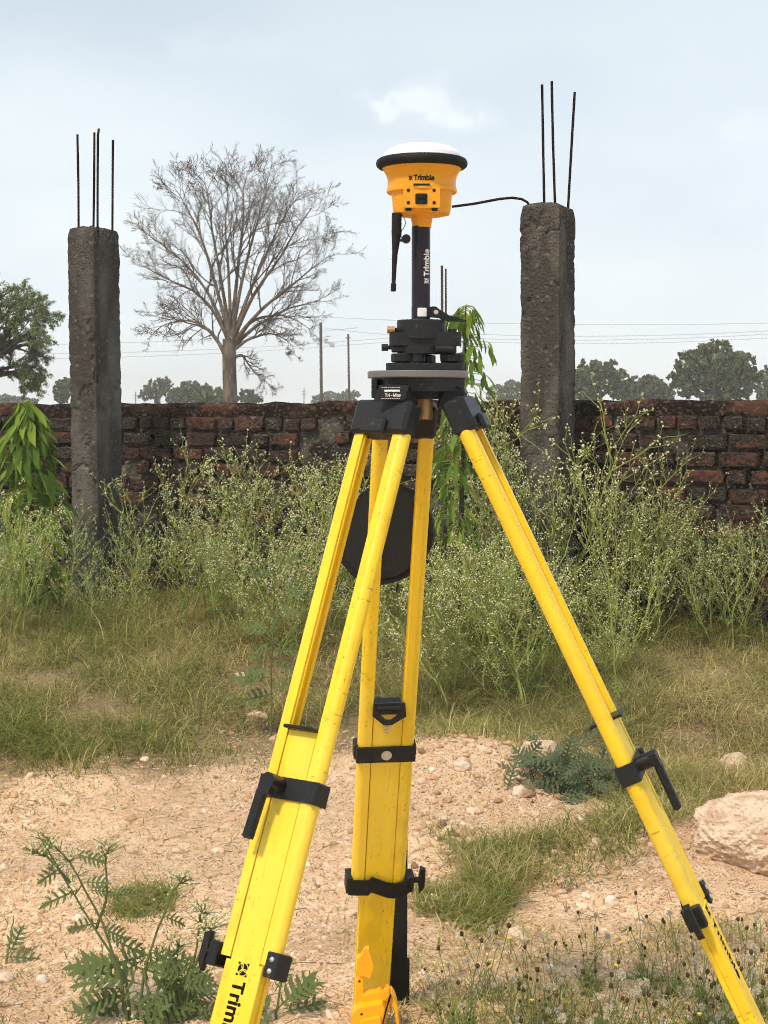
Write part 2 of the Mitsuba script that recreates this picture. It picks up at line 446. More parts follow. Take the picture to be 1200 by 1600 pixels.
def wall(label, t0, t1, ztop, off, lean=0.0, seed=0):
    """a run of the wall between the distances t0 and t1 along its line: a mortar core with every brick laid in it"""
    r = np.random.default_rng(seed)
    w = thing('brick_wall', label, 'wall')
    o = WALL_O + WALL_N * off
    L, H0, courses = t1 - t0, -0.1, 14
    # mortar core, its face a displaced grid
    nu, nv = int(L / 0.02) + 1, int((ztop - H0) / 0.02) + 1
    U, V = np.meshgrid(np.linspace(t0, t1, nu), np.linspace(H0, ztop - 0.075, nv))
    pos = o + U[..., None] * WALL_U + np.stack([U * 0, U * 0, V], -1)
    D = (meshkit.fbm(pos * 15, 4, seed) - 0.5) * 0.036 + 0.003
    front = pos + WALL_N * D[..., None]
    back = pos - WALL_N * 0.2
    verts = np.vstack([front.reshape(-1, 3), back.reshape(-1, 3)])
    I, J = np.meshgrid(np.arange(nv - 1), np.arange(nu - 1), indexing='ij')
    Q = np.stack([I * nu + J, I * nu + J + 1, (I + 1) * nu + J + 1, (I + 1) * nu + J], -1).reshape(-1, 4)
    N = nu * nv
    top = np.stack([(nv - 1) * nu + np.arange(nu - 1), (nv - 1) * nu + np.arange(1, nu), N + (nv - 1) * nu + np.arange(1, nu), N + (nv - 1) * nu + np.arange(nu - 1)], -1)
    sl = np.stack([np.arange(nv - 1) * nu, np.arange(1, nv) * nu, N + np.arange(1, nv) * nu, N + np.arange(nv - 1) * nu], -1)
    sr = sl + nu - 1
    QQ = np.vstack([Q, Q[:, ::-1] + N, top, sl, sr[:, ::-1]])
    put('mortar_core', (verts, QQ), 'mortar', w)
    for c in range(courses):
        zc = ztop - 0.075 - 0.052 - c * 0.1
        if zc < 0.16:
            break
        t = t0 - r.uniform(0, 0.2)
        while t < t1:
            kind = 's' if r.random() < (0.72 if c % 3 else 0.35) else 'h'
            l = 0.225 if kind == 's' else 0.108
            gap = r.uniform(0.006, 0.028)
            tc = t + l / 2
            t += l + gap
            if tc - l / 2 < t0 - 0.005 or tc + l / 2 > t1 + 0.005 or r.random() < 0.03:
                continue
            v = int(r.integers(6))
            mat = int(r.choice(3, p=[0.36, 0.38, 0.26]))
            k = key_of('brick', w)
            d = o + tc * WALL_U + WALL_N * r.normal(-0.001, 0.0045) + np.array([0, 0, zc + r.normal(0, 0.0035)])
            m = frame(d, WALL_U, -WALL_N, [0, 0, 1]) @ trimesh.transformations.rotation_matrix(r.normal(0, 0.014), [0, 1, 0]) @ np.diag([r.uniform(0.95, 1.03), 1, r.uniform(0.93, 1.02), 1])
            scene[k] = {**brick_mesh(kind, v)[mat], 'to_world': T(m)}
    # the top course is plastered over with mortar: one crumbling coping
    nu = int(L / 0.012) + 1
    u = np.linspace(t0, t1, nu)
    prof = np.array([(0.014, -0.085), (0.02, -0.05), (0.02, -0.015), (0.008, 0.0), (-0.10, 0.006), (-0.20, 0.0), (-0.21, -0.08)])
    vs = o + u[:, None, None] * WALL_U + prof[None, :, 0, None] * WALL_N + np.stack([prof[None, :, 0] * 0 + u[:, None] * 0, prof[None, :, 0] * 0 + u[:, None] * 0, prof[None, :, 1] + ztop + u[:, None] * lean], -1)
    vs = vs + WALL_N * ((meshkit.fbm(vs * 14, 3, seed + 4) - 0.5) * 0.03)[..., None]
    vs[..., 2] += (meshkit.fbm(vs * 10, 3, seed + 9) - 0.5) * 0.03
    k = len(prof)
    I, J = np.meshgrid(np.arange(nu - 1), np.arange(k - 1), indexing='ij')
    Q = np.stack([I * k + J, (I + 1) * k + J, (I + 1) * k + J + 1, I * k + J + 1], -1).reshape(-1, 4)
    put('coping', (vs.reshape(-1, 3), Q), 'coping_mat', w, smooth=40)
    return w


wall('low blackened brick wall running left of the tripod behind the left pillar', -2.35, 0.965, 1.585, 0.0, 0.0, 3)
wall('mossy dark brick wall running right of the tripod behind the right pillar', 0.97, 4.25, 1.600, 0.025, 0.0, 4)


def pillar(label, x0, x1, xe, ytop, ybot, lx, depth, seed, chip):
    """concrete pillar seen from px x0 to x1 at its top, its corner between front and right face at px xe"""
    base = P((x0 + xe) / 2, ytop, depth)
    s = FPX / depth
    top = P(600, ytop, depth)[2]
    wf, wr = (xe - x0) / s / abs(WALL_U[0]), (x1 - xe) / s / 0.42
    wr = min(wr, 0.30)
    n = 0.011
    def face(c0, du, dv, nu, nv, nrm):
        U, V = np.meshgrid(np.linspace(0, 1, nu), np.linspace(0, 1, nv))
        return c0 + U[..., None] * du + V[..., None] * dv
    o = P(x0, ytop, depth)
    o[2] = 0.0
    a = WALL_U * wf
    b = -WALL_N * wr
    H = np.array([0, 0, top])
    nz_ = int(top / n)
    ringp = []
    na, nb = max(8, int(wf / n)), max(8, int(wr / n))
    for i in range(na): ringp.append(o + a * i / na)
    for i in range(nb): ringp.append(o + a + b * i / nb)
    for i in range(na): ringp.append(o + a + b - a * i / na)
    for i in range(nb): ringp.append(o + b - b * i / nb)
    ring = np.array(ringp)
    cen = o + a / 2 + b / 2
    m = len(ring)
    zs = np.linspace(-0.1, top, nz_)
    V = np.repeat(ring[None], nz_, 0)
    V[..., 2] = zs[:, None]
    out = V - cen
    out[..., 2] = 0
    out /= np.linalg.norm(out, axis=-1, keepdims=True)
    # rounded, broken corners
    loc = np.stack([(V - cen) @ WALL_U / (wf / 2), (V - cen) @ -WALL_N / (wr / 2)], -1)
    corner = np.clip((np.abs(loc[..., 0]) + np.abs(loc[..., 1]) - 1.72) / 0.28, 0, 1)
    d = (meshkit.fbm(V * 30, 4, seed) - 0.5) * 0.009 + (meshkit.fbm(V * np.array([4, 4, 2]), 2, seed + 1) - 0.5) * 0.008
    d -= corner * (0.003 + 0.020 * np.clip(meshkit.fbm(V * np.array([9, 9, 12]), 4, seed + 2) - 0.42, 0, 1))
    # cracks: narrow grooves along the zero lines of a noise
    cr = np.abs(meshkit.fbm(V * np.array([6.5, 6.5, 2.2]), 4, seed + 3) - 0.5)
    d -= 0.016 * np.exp(-(cr / 0.012) ** 2) * (meshkit.fbm(V * 2.5, 2, seed + 6) > 0.5)
    topfall = np.clip((zs - (top - 0.10)) / 0.10, 0, 1)[:, None]
    d -= 0.016 * topfall ** 3
    V = V + out * d[..., None]
    V = V + np.array(lx)[None, None] * (top - zs)[:, None, None]
    if chip is not None:
        V[..., 2] -= chip * np.clip((-(V - cen) @ WALL_U) / (wf / 2) - 0.25, 0, 1) ** 2 * (zs > top - 0.3)[:, None] * ((zs - (top - 0.3)) / 0.3)[:, None]
        V[..., 2] -= chip * 1.2 * np.clip(((V - cen) @ WALL_U) / (wf / 2) - 0.55, 0, 1) * (zs > top - 0.3)[:, None] * ((zs - (top - 0.3)) / 0.3)[:, None]
    verts = V.reshape(-1, 3)
    I, J = np.meshgrid(np.arange(nz_ - 1), np.arange(m), indexing='ij')
    Q = np.stack([I * m + J, I * m + (J + 1) % m, (I + 1) * m + (J + 1) % m, (I + 1) * m + J], -1).reshape(-1, 4)
    F = np.vstack([Q[:, [0, 1, 2]], Q[:, [0, 2, 3]]])
    apex = len(verts)
    last = (nz_ - 1) * m
    lastring = verts[last:]
    mids = lastring.mean(0) + 0.5 * (lastring - lastring.mean(0))
    mids[:, 2] = lastring[:, 2].mean() + 0.01 + np.random.default_rng(seed).normal(size=m) * 0.006
    verts = np.vstack([verts, mids, [mids.mean(0)]])
    j = np.arange(m)
    k = (j + 1) % m
    F = np.vstack([F, np.stack([last + j, last + k, apex + k], 1), np.stack([last + j, apex + k, apex + j], 1), np.stack([apex + j, apex + k, np.full(m, apex + m)], 1)])
    t = thing('concrete_pillar', label, 'pillar')
    put('shaft', (verts, F), 'concrete', t, smooth=True)
    return t, top


def rebar(t, pts, depth, r=0.0075):
    w = [P(x, y, depth) for x, y in pts]
    put('reinforcing_bar', tube(w, r, 8), 'rebar', t, smooth=True)


pl, ptop = pillar('weathered grey concrete pillar left of the bare tree with four steel bars on top', 104, 179, 150, 357, 930, (0.004, 0, 0), 10.0, 21, 0.0)
for pts, d in (([(121, 210), (122.5, 290), (123, 372)], 10.07), ([(147.5, 207), (147, 290), (146, 372)], 10.2), ([(154.5, 201), (153, 212), (152.5, 300), (152.5, 388)], 9.96), ([(176.5, 219), (176, 290), (175.5, 375)], 10.12)):
    rebar(pl, pts, d)
pr_, ptop2 = pillar('weathered concrete pillar right of the receiver with chipped top and bent steel bar', 812, 904, 871, 318, 960, (0.006, 0, 0), 8.95, 33, 0.035)
for pts, d in (([(847, 132), (848.5, 220), (850.5, 330)], 9.08), ([(862, 127), (864, 220), (867.5, 330)], 9.12), ([(898, 144), (893.5, 220), (888, 318), (887, 345)], 9.06), ([(706, 323), (740, 318.5), (780, 311), (800, 309), (815, 311), (824, 316), (829, 324), (832, 334)], 9.06)):
    rebar(pr_, pts, d)
pier = thing('brick_pier', 'short brown brick pier rising behind the left pillar above the wall', 'pier')
for c in range(6):
    for s in range(2):
        o = P(163 + 15 * s, 606 + c * 8.3, 10.75)
        k = key_of('brick', pier)
        scene[k] = {**brick_mesh('h', (c + s) % 6)[1], 'to_world': T(frame(o, WALL_U, -WALL_N, [0, 0, 1]) @ np.diag([0.75, 1.6, 0.42, 1]))}

# ------------------------------------------------------------------ lettering
def logo_poly(r):
    """globe emblem: a disc cut by swirling meridians inside four corner spikes"""
    disc = Point(0, 0).buffer(r * 0.82, 24)
    cuts = []
    for k in range(3):
        a = 2 * math.pi * k / 3 + 0.3
        c = Point(0.95 * r * math.cos(a), 0.95 * r * math.sin(a))
        for rr in (0.95,):
            cuts.append(c.buffer(rr * r, 32).boundary.buffer(r * 0.075))
    g = disc.difference(unary_union(cuts))
    for k in range(4):
        a = math.pi / 4 + k * math.pi / 2
        t = [(1.35 * r * math.cos(a), 1.35 * r * math.sin(a)), (0.98 * r * math.cos(a + 0.27), 0.98 * r * math.sin(a + 0.27)), (0.98 * r * math.cos(a - 0.27), 0.98 * r * math.sin(a - 0.27))]
        g = g.union(Polygon(t))
    return g


def logo_mesh(r, depth):
    g = logo_poly(r)
    return trimesh.util.concatenate([trimesh.creation.extrude_polygon(p, depth, engine='earcut') for p in getattr(g, 'geoms', [g]) if p.area > 1e-9])


def word_mark(h, depth, bold=True):
    """emblem followed by the word, reading along +x, capitals h tall"""
    t = []
    for dx, dy in ((0, 0), (0.045, 0), (0.022, 0.03), (0.022, -0.02)):
        m = meshkit.text_mesh('Trimble', h, depth, bold)
        m.apply_translation([h * (1.25 + dx), h * dy, (dx + dy) * depth * 0.5])
        t.append(m)
    t = trimesh.util.concatenate(t)
    g = logo_mesh(h * 0.52, depth)
    g.apply_translation([h * 0.5, h * 0.5, 0])
    return trimesh.util.concatenate([g, t])


# ------------------------------------------------------------------ tripod
TR = thing('tripod', 'scuffed yellow survey tripod with black clamps standing on the gravel', 'tripod')
DEP = 3.35
UPX = DEP / FPX                                   # metres per photograph pixel at the tripod head


def zpx(y, d=DEP):
    return P(600, y, d)[2]


def solve_leg(apx, adepth, target, alpha, guess):
    A = P(*apx, adepth)
    best = None
    fixed = alpha is None
    for v in (np.arange(14, 36, 0.05) if fixed else np.arange(guess - 30, guess + 30, 0.1)):
        th = math.radians(guess if fixed else v)
        al = math.radians(v) if fixed else alpha
        a = np.array([math.cos(th) * math.sin(al), math.sin(th) * math.sin(al), -math.cos(al)])
        s = np.linspace(0.3, 1.7, 600)
        q = proj(A + s[:, None] * a)
        k = np.argmin(abs(q[:, 1] - target[1]))
        e = abs(q[k, 0] - target[0])
        if best is None or e < best[0]:
            best = (e, th, a, al)
    th, a, alpha = best[1:]
    rad = np.array([math.cos(th), math.sin(th), 0])
    n = rad * math.cos(alpha) + np.array([0, 0, 1]) * math.sin(alpha)
    return A, a, np.cross(n, a), n


def s_at(leg, py):
    s = np.linspace(-0.1, 1.75, 4000)
    return float(s[np.argmin(abs(proj(leg[0] + s[:, None] * leg[1])[:, 1] - py))])


def rail_poly(sgn):
    g = unary_union([sbox(0.0345, -0.0165, 0.051, 0.0165), affinity.scale(Point(0.050, 0).buffer(0.0165, 10), 1.03, 1.0)])
    g = g.difference(sbox(0.030, -0.0065, 0.0415, 0.0065)).difference(sbox(0.0340, 0.0098, 0.0362, 0.0175)).difference(sbox(0.0340, -0.0175, 0.0362, -0.0098))
    return g if sgn > 0 else affinity.scale(g, -1, 1, origin=(0, 0))


def extr(poly, z0, z1):
    m = trimesh.creation.extrude_polygon(poly, z1 - z0, engine='earcut')
    m.apply_translation([0, 0, z0])
    return m


def build_leg(i, apx, adepth, target, alpha, guess, y_end, y_band, y_cap, hook, word):
    leg = solve_leg(apx, adepth, target, math.radians(alpha) if alpha else None, guess)
    A, a, w, n = leg
    print('leg', i, np.round(A, 3), np.round(a, 3), 'w', np.round(w, 2), 'n', np.round(n, 2))
    M = frame(A, w, n, a)
    scene[f'yellow_paint_{i}'] = pr(mikit.proc(yellow(A, a, w)), 0.36, clearcoat=0.25, clearcoat_gloss=0.8)
    yl = f'yellow_paint_{i}'
    se, sb, sc = s_at(leg, y_end), s_at(leg, y_band), s_at(leg, y_cap)
    L = key_of('leg', TR)
    s_foot = float((A[2] - 0.02) / -a[2])
    for sg in (-1, 1):
        put('rail', placed(extr(rail_poly(sg), 0.015, se), M), yl, L, smooth=32)
    sl = sbox(-0.0405, -0.0055, 0.0405, 0.0055).union(sbox(-0.0337, -0.0150, 0.0337, 0.0150)).buffer(0.0012, 3).buffer(-0.0012)
    slide = extr(sl, sc, s_foot)
    # below the clamps the sliding section is a plain wide box
    low = extr(sbox(-0.0415, -0.0145, 0.0415, 0.0145).buffer(0.0025, 4).difference(sbox(0.036, -0.006, 0.05, 0.006)).difference(sbox(-0.05, -0.006, -0.036, 0.006)), se + 0.004, s_foot)
    put('slide', placed(trimesh.util.concatenate([slide, low]), M), yl, L, smooth=30)
    put('foot_point', placed(lathe([(0, 0.11), (0.018, 0.0), (0.026, -0.03), (0, -0.03)], [0, 0, s_foot - 0.02], 16), M), 'steel', L, smooth=35)
    # hinge casting
    h = [cbox(-0.0685, 0.0685, -0.022, 0.028, -0.030, 0.044, 0.007)]
    h.append(cbox(-0.030, 0.026, 0.029, 0.041, 0.016, 0.050, 0.004))
    h.append(cbox(-0.034, 0.034, -0.020, 0.020, -0.055, -0.02, 0.006))
    put('hinge', placed(trimesh.util.concatenate(h), M), 'black_metal', L)
    # cap of the slide
    if hook:
        loop = Polygon([(-0.034, -0.022), (0.034, -0.022), (0.036, 0.004), (0.012, 0.024), (-0.004, 0.024), (-0.036, 0.006)]).buffer(0.003)
        loop = loop.difference(Polygon([(-0.022, 0.002), (0.022, 0.002), (0.008, 0.014), (-0.004, 0.014)]))
        hk = extr(loop, 0, 0.006)
        K = frame([0, -0.026, sc + 0.004], [1, 0, 0], unit([0, -0.35, 0.9]), unit(np.cross([1, 0, 0], unit([0, -0.35, 0.9]))))
        put('slide_cap', placed(trimesh.util.concatenate([placed(hk, K), cbox(-0.034, 0.034, -0.028, 0.03, sc - 0.006, sc + 0.001, 0.002), tube([(-0.024, -0.030, sc - 0.012), (0.030, -0.030, sc - 0.012)], 0.006, 8)]), M), 'black_plastic', L)
        ch = [trimesh.creation.icosphere(2, r_) for r_ in (0.0045, 0.0042, 0.005)]
        for b, z in zip(ch, (0.036, 0.046, 0.055)):
            b.apply_translation([0.002, -0.021, sc + z])
        put('bead_chain', placed(trimesh.util.concatenate(ch), M), 'steel', L, smooth=True)
    else:
        put('slide_cap', placed(cbox(-0.036, 0.036, -0.036, 0.036, sc - 0.007, sc, 0.002), M), 'black_plastic', L)
    # clamp band with its lever on the outer side and a bolt on the inner side
    outer = sbox(-0.0685, -0.019, 0.0685, 0.019).buffer(0.002, 3)
    inner = sbox(-0.068, -0.0168, 0.068, 0.0168)
    band = [extr(outer.difference(inner), sb - 0.021, sb + 0.021), cbox(0.060, 0.0745, -0.006, 0.0285, sb - 0.0205, sb + 0.0215, 0.003)]
    put('clamp_band', placed(trimesh.util.concatenate(band), M), 'black_metal', L, smooth=30)
    lev = [placed(cyl((0, 0, 0.020), (0, 0, 0.064), 0.0160, 24), frame([-0.018, 0, sb - 0.004], [1, 0, 0], [0, 0, 1], [0, 1, 0]) @ np.diag([1, 1, 1, 1])),
           hull([(x, y, z) for x in (-0.033, -0.006) for y, z in ((0.046, sb - 0.014), (0.062, sb - 0.014), (0.051, sb + 0.022), (0.066, sb + 0.022))]),
           hull([(x + dx * 0.9, y, z) for dx, z in ((-0.005, sb + 0.015), (-0.012, sb + 0.105)) for x, y in ((-0.034, 0.054), (-0.030, 0.050), (-0.014, 0.050), (-0.011, 0.054), (-0.011, 0.062), (-0.014, 0.066), (-0.030, 0.066), (-0.034, 0.062))]
                + [(-0.041, 0.058, sb + 0.109), (-0.020, 0.058, sb + 0.109)])]
    put('clamp_lever', placed(trimesh.util.concatenate(lev), M), 'black_plastic', L, smooth=30)
    bolt = lathe([(0, 0.008), (0.005, 0.008), (0.0052, 0.0048), (0.0075, 0.0045), (0.0077, 0.002), (0.0125, 0.0018), (0.0128, 0)], [0, 0, 0], 6 if False else 20)
    put('clamp_bolt', placed(bolt, M @ frame([0.0, -0.0228, sb], [1, 0, 0], [0, 0, 1], [0, -1, 0])), 'steel', L, smooth=35)
    # end clamp: riveted angle on one side, wing screw on the other, a strap between them under the leg
    ec = [cbox(0.0655, 0.0795, -0.019, 0.024, se - 0.026, se + 0.020, 0.0015), cbox(0.052, 0.078, 0.0172, 0.024, se - 0.026, se + 0.020, 0.0015)]
    put('end_bracket', placed(trimesh.util.concatenate(ec), M), 'black_metal', L)
    for dz in (-0.013, 0.008):
        put('rivet', placed(lathe([(0, 0.003), (0.0022, 0.0028), (0.0048, 0.0012), (0.0052, 0)], [0, 0, 0], 14), M @ frame([0.0655, 0.024, se + dz], [1, 0, 0], [0, 0, -1], [0, 1, 0])), 'steel', L, smooth=40)
    ks = [cbox(-0.088, -0.0665, -0.019, 0.020, se - 0.022, se + 0.024, 0.003), cyl((-0.086, 0, se), (-0.104, 0, se), 0.0075, 16),
          hull([(-0.100 - 0.004 * abs(z) / 0.03, y, se + z * 1.1) for z in (-0.034, -0.01, 0.012, 0.034) for y in (-0.007, 0.007)] + [(-0.117, y, se + z) for z in (-0.032, 0.020) for y in (-0.006, 0.006)])]
    put('wing_knob', placed(trimesh.util.concatenate(ks), M), 'black_plastic', L, smooth=30)
    u = np.linspace(-0.078, 0.074, 26)
    wv = 0.012 * np.sin((u + 0.078) / 0.152 * 2 * np.pi) * (u < 0.02)
    st = []
    for q0, q1, z0, z1 in zip(u[:-1], u[1:], wv[:-1], wv[1:]):
        st.append((q0, z0))
    th = 0.004
    vs, fs = [], []
    for k_, (q0, z0) in enumerate(zip(u, wv)):
        bul = -0.0205 - 0.006 * math.sin((k_ / 25) * math.pi) ** 0.5
        vs += [(q0, bul, se - 0.022 + z0), (q0, bul, se + 0.022 + z0), (q0, bul + th, se + 0.022 + z0), (q0, bul + th, se - 0.022 + z0)]
    for k_ in range(25):
        for j_ in range(4):
            b_ = k_ * 4
            fs.append((b_ + j_, b_ + (j_ + 1) % 4, b_ + 4 + (j_ + 1) % 4, b_ + 4 + j_))
    put('end_strap', placed(trimesh.Trimesh(np.array(vs), np.vstack([np.array(fs)[:, [0, 1, 2]], np.array(fs)[:, [0, 2, 3]]]), process=False), M), 'black_rubber', L, smooth=40)
    if word:
        t = word_mark(0.0265, 0.0006, True)
        t.vertices[:, 0] *= 0.98
        put('lettering', placed(t, M @ frame([-0.0125, 0.0168, se + 0.004], [0, 0, 1], [1, 0, 0], [0, 1, 0])), 'black_print', L)
    return leg


LEG_L = build_leg(0, (605, 652), 3.285, (396, 1480), 24.0, -127, 1502, 1236, 1146, False, True)
LEG_B = build_leg(1, (632, 652), 3.43, (584, 1480), 21.0, 100, 1377, 1172, 1103, True, False)
LEG_R = build_leg(2, (722, 646), 3.335, (1119, 1480), None, -14, 1416, 1200, 1125, False, True)

# head
HC = P(653, 640, DEP)
zt, zb = zpx(580), zpx(591)
put('top_plate', lathe([(0, zb), (0.1035, zb), (0.105, zb + 0.002), (0.105, zt - 0.002), (0.103, zt), (0.03, zt)], [HC[0], HC[1], 0], 96), 'grey_metal', TR, smooth=35)
tri = Polygon([(0.1 * math.cos(math.radians(t)), 0.1 * math.sin(math.radians(t))) for t in (-133, -70, -13, 50, 107, 170)]).buffer(0.006)
body = trimesh.util.concatenate([extr(affinity.translate(affinity.scale(tri, 0.93, 0.93), HC[0], HC[1]), zpx(612), zb - 0.0005), extr(affinity.translate(affinity.scale(tri, 0.55, 0.55), HC[0] + 0.012, HC[1]), zpx(624), zpx(611)),
                                 cbox(HC[0] - 0.097, HC[0] - 0.084, HC[1] - 0.05, HC[1] - 0.02, zpx(622), zpx(593), 0.002)])
put('head_casting', body, 'black_metal', TR)
for th in (-127, 100, -8):
    r_ = np.array([math.cos(math.radians(th)), math.sin(math.radians(th)), 0])
    c0 = np.array([HC[0], HC[1], 0]) + r_ * 0.075
    yk = frame([c0[0], c0[1], zpx(618)], np.cross([0, 0, 1], r_), r_, [0, 0, 1]) @ trimesh.transformations.rotation_matrix(math.radians(-26), [1, 0, 0])
    put('hinge_lug', placed(cbox(-0.035, 0.035, -0.022, 0.022, -0.035, 0.022, 0.005), yk), 'black_metal', TR)
# name plate glued on the sloping left face
a_, w_, n_ = LEG_L[1:]
tilt = unit(n_ * 0.55 + np.array([-0.25, -0.9, -0.05]))
xs = unit(np.array([0.985, -0.12, 0]))
ys = unit(np.cross(tilt, xs))
S0 = P(611, 614, 3.244)
SF = frame(S0, xs, ys, np.cross(xs, ys))
pl_ = Polygon([(-0.033, -0.015), (0.028, -0.015), (0.036, 0.016), (-0.025, 0.016)])
put('name_plate', placed(extr(pl_, -0.004, 0.0), SF), 'black_plastic', TR)
tx = meshkit.text_mesh('Tri-Max', 0.0062, 0.0004, True)
tx.apply_translation([-0.013, -0.0075, 0.0002])
pr1 = [tx, extr(sbox(-0.014, 0.0025, 0.018, 0.0065), 0.0002, 0.0005)]
for y_ in (-0.0115, 0.0105):
    for k_ in range(9):
        pr1.append(extr(sbox(-0.020 + k_ * 0.0044, y_, -0.020 + k_ * 0.0044 + 0.003, y_ + 0.0012), 0.0002, 0.0005))
put('lettering', placed(trimesh.util.concatenate(pr1), SF), 'white_print', TR)
cs = P(664, 640, DEP - 0.035)
zz = np.linspace(zpx(655), zpx(622), 25)
put('centre_screw', lathe([(0, zz[0])] + [(0.0155 + 0.0006 * (k % 2), z) for k, z in enumerate(zz)] + [(0, zz[-1])], [cs[0], cs[1], 0], 28), 'brass', TR, smooth=25)
# black carry pole strapped behind the far leg
put('carry_strap', px_prism([(629, 1290), (637, 1290), (636, 1498), (640, 1498), (639, 1660), (596, 1660), (607, 1500), (613, 1390)], 4.02, 0.02), 'black_rubber', TR)

# ------------------------------------------------------------------ round black case hung behind the legs
RC = thing('round_case', 'flat black disc shaped case hanging between the tripod legs', 'case')
outl = [(225, 800), (300, 885), (390, 925), (480, 935), (560, 920), (640, 885), (745, 770), (790, 690), (802, 620), (795, 520), (760, 430), (680, 345), (610, 316), (520, 306), (430, 318), (345, 365), (285, 480), (250, 600), (228, 700)]
o2 = [(480 + x / 4, 680 + y / 4) for x, y in outl]
shell = px_prism(o2, 3.66, 0.045)
c_ = np.array(P(609, 833, 3.66)) + [0, 0.02, 0]
RM = trimesh.transformations.rotation_matrix(math.radians(-7), [0, 0, 1], c_) @ trimesh.transformations.rotation_matrix(math.radians(-3), [1, 0, 0], c_)
put('shell', placed(shell, RM), 'black_rubber', RC)
cc_ = np.mean(o2, 0)
ins = px_prism([tuple(cc_ + (np.array(q_) - cc_) * 0.90) for q_ in o2], 3.66 - 0.0245, 0.006)
put('lid', placed(ins, RM), 'black_plastic', RC)
put('hanging_loop', tube([P(609, 770, 3.69), P(612, 735, 3.64), P(630, 690, 3.5)], 0.004, 8), 'black_rubber', RC, smooth=True)

# ------------------------------------------------------------------ tribrach
TB = thing('tribrach', 'black levelling base with footscrews on the tripod plate', 'levelling base')
TC = P(664, 560, DEP)
cx, cy = TC[0], TC[1]


def tripoly(r, round_, rot=90):
    return affinity.translate(Polygon([(r * math.cos(math.radians(rot + k * 120)), r * math.sin(math.radians(rot + k * 120))) for k in range(3)]).buffer(round_, 8), cx, cy + 0.01)


put('base_plate', extr(tripoly(0.064, 0.026), zpx(579.6), zpx(568)), 'black_metal', TB, smooth=30)
up = extr(tripoly(0.062, 0.021), zpx(541), zpx(520))
notch = trimesh.creation.box([0.040, 0.08, 0.03])
notch.apply_translation([cx + 0.005, cy - 0.085, zpx(529.5) + 0.015])
up2 = trimesh.boolean.difference([up, notch], engine='manifold')
put('upper_body', up2, 'black_metal', TB, smooth=30)
put('lower_body', [extr(affinity.translate(Point(0, 0).buffer(0.050, 16), cx - 0.008, cy), zpx(553), zpx(540)), cbox(cx - 0.070, cx - 0.03, cy - 0.035, cy + 0.0, zpx(551), zpx(541) - 0.0005, 0.002), cyl((cx - 0.016, cy - 0.03, zpx(566)), (cx - 0.016, cy - 0.03, zpx(550)), 0.015, 24)], 'black_metal', TB, smooth=30)
for k in range(3):
    th = math.radians(90 + 120 * k)
    fx, fy = cx + 0.060 * math.cos(th), cy + 0.01 + 0.060 * math.sin(th)
    if k == 1: fx += 0.006
    if k == 2: fx += 0.004
    kn = []
    prof = [(0, zpx(567)), (0.022, zpx(567)), (0.0245, zpx(565)), (0.0245, zpx(555)), (0.022, zpx(553)), (0, zpx(553))]
    m = revolve(prof, 48)
    ang = np.arctan2(m.vertices[:, 1], m.vertices[:, 0])
    m.vertices[:, :2] *= (1 + 0.025 * np.sign(np.sin(ang * 12)) * (np.linalg.norm(m.vertices[:, :2], axis=1) > 0.02))[:, None]
    m.apply_translation([fx, fy, 0])
    FS = put('footscrew', m, 'black_plastic', TB, smooth=30)
    put('stem', cyl((fx, fy, zpx(569)), (fx, fy, zpx(515)), 0.009, 20), 'black_metal', FS, smooth=30)
put('rotating_adapter', lathe([(0, zpx(530)), (0.0505, zpx(530)), (0.0505, zpx(503)), (0.049, zpx(500.5)), (0.0, zpx(500.5))], [P(658, 500, DEP)[0], cy - 0.002, 0], 72), 'black_metal', TB, smooth=35)
zc = zpx(516.5)
put('brass_knob', [cyl((cx - 0.079, cy - 0.03, zc), (cx - 0.063, cy - 0.03, zc), 0.0072, 20)], 'brass', TB, smooth=30)
put('knob_stem', cyl((cx - 0.063, cy - 0.03, zc - 0.001), (cx - 0.04, cy - 0.02, zc - 0.001), 0.0055, 16), 'black_metal', TB, smooth=30)
zc = zpx(543.5)
put('locking_knob', [cyl((cx - 0.0905, cy - 0.02, zc), (cx - 0.077, cy - 0.02, zc), 0.0072, 16), cyl((cx - 0.078, cy - 0.02, zc), (cx - 0.05, cy - 0.02, zc), 0.0045, 12)], 'black_plastic', TB, smooth=30)
put('optical_sight', [cyl((cx + 0.02, cy - 0.045, zpx(547)), (cx + 0.058, cy - 0.045, zpx(547)), 0.0085, 20), cyl((cx + 0.034, cy - 0.045, zpx(547)), (cx + 0.038, cy - 0.045, zpx(547)), 0.0098, 20)], 'black_plastic', TB, smooth=30)

# ------------------------------------------------------------------ pole carrying the receiver
PO = thing('extension_pole', 'dark tube with white lettering and lever clamp under the receiver', 'pole')
pc = P(657.7, 430, DEP)
put('tube', lathe([(0, zpx(500.3)), (0.0196, zpx(500.3)), (0.0196, zpx(481)), (0.0192, zpx(480)), (0.0192, zpx(354)), (0, zpx(354))], [pc[0], pc[1], 0], 64), 'pole_black', PO, smooth=35)


def wrap(mesh, c, R, off=0.0004, taper=None):
    """bends a flat xy mesh (x along the circumference, z outward) round a vertical axis; x = 0 faces the camera"""
    v = mesh.vertices.copy()
    ang = v[:, 0] / R
    rr = R + off + v[:, 2] + (taper(v[:, 1]) if taper else 0)
    m = mesh.copy()
    m.vertices = np.stack([c[0] + rr * np.sin(ang), c[1] - rr * np.cos(ang), c[2] + v[:, 1]], -1)
    return m


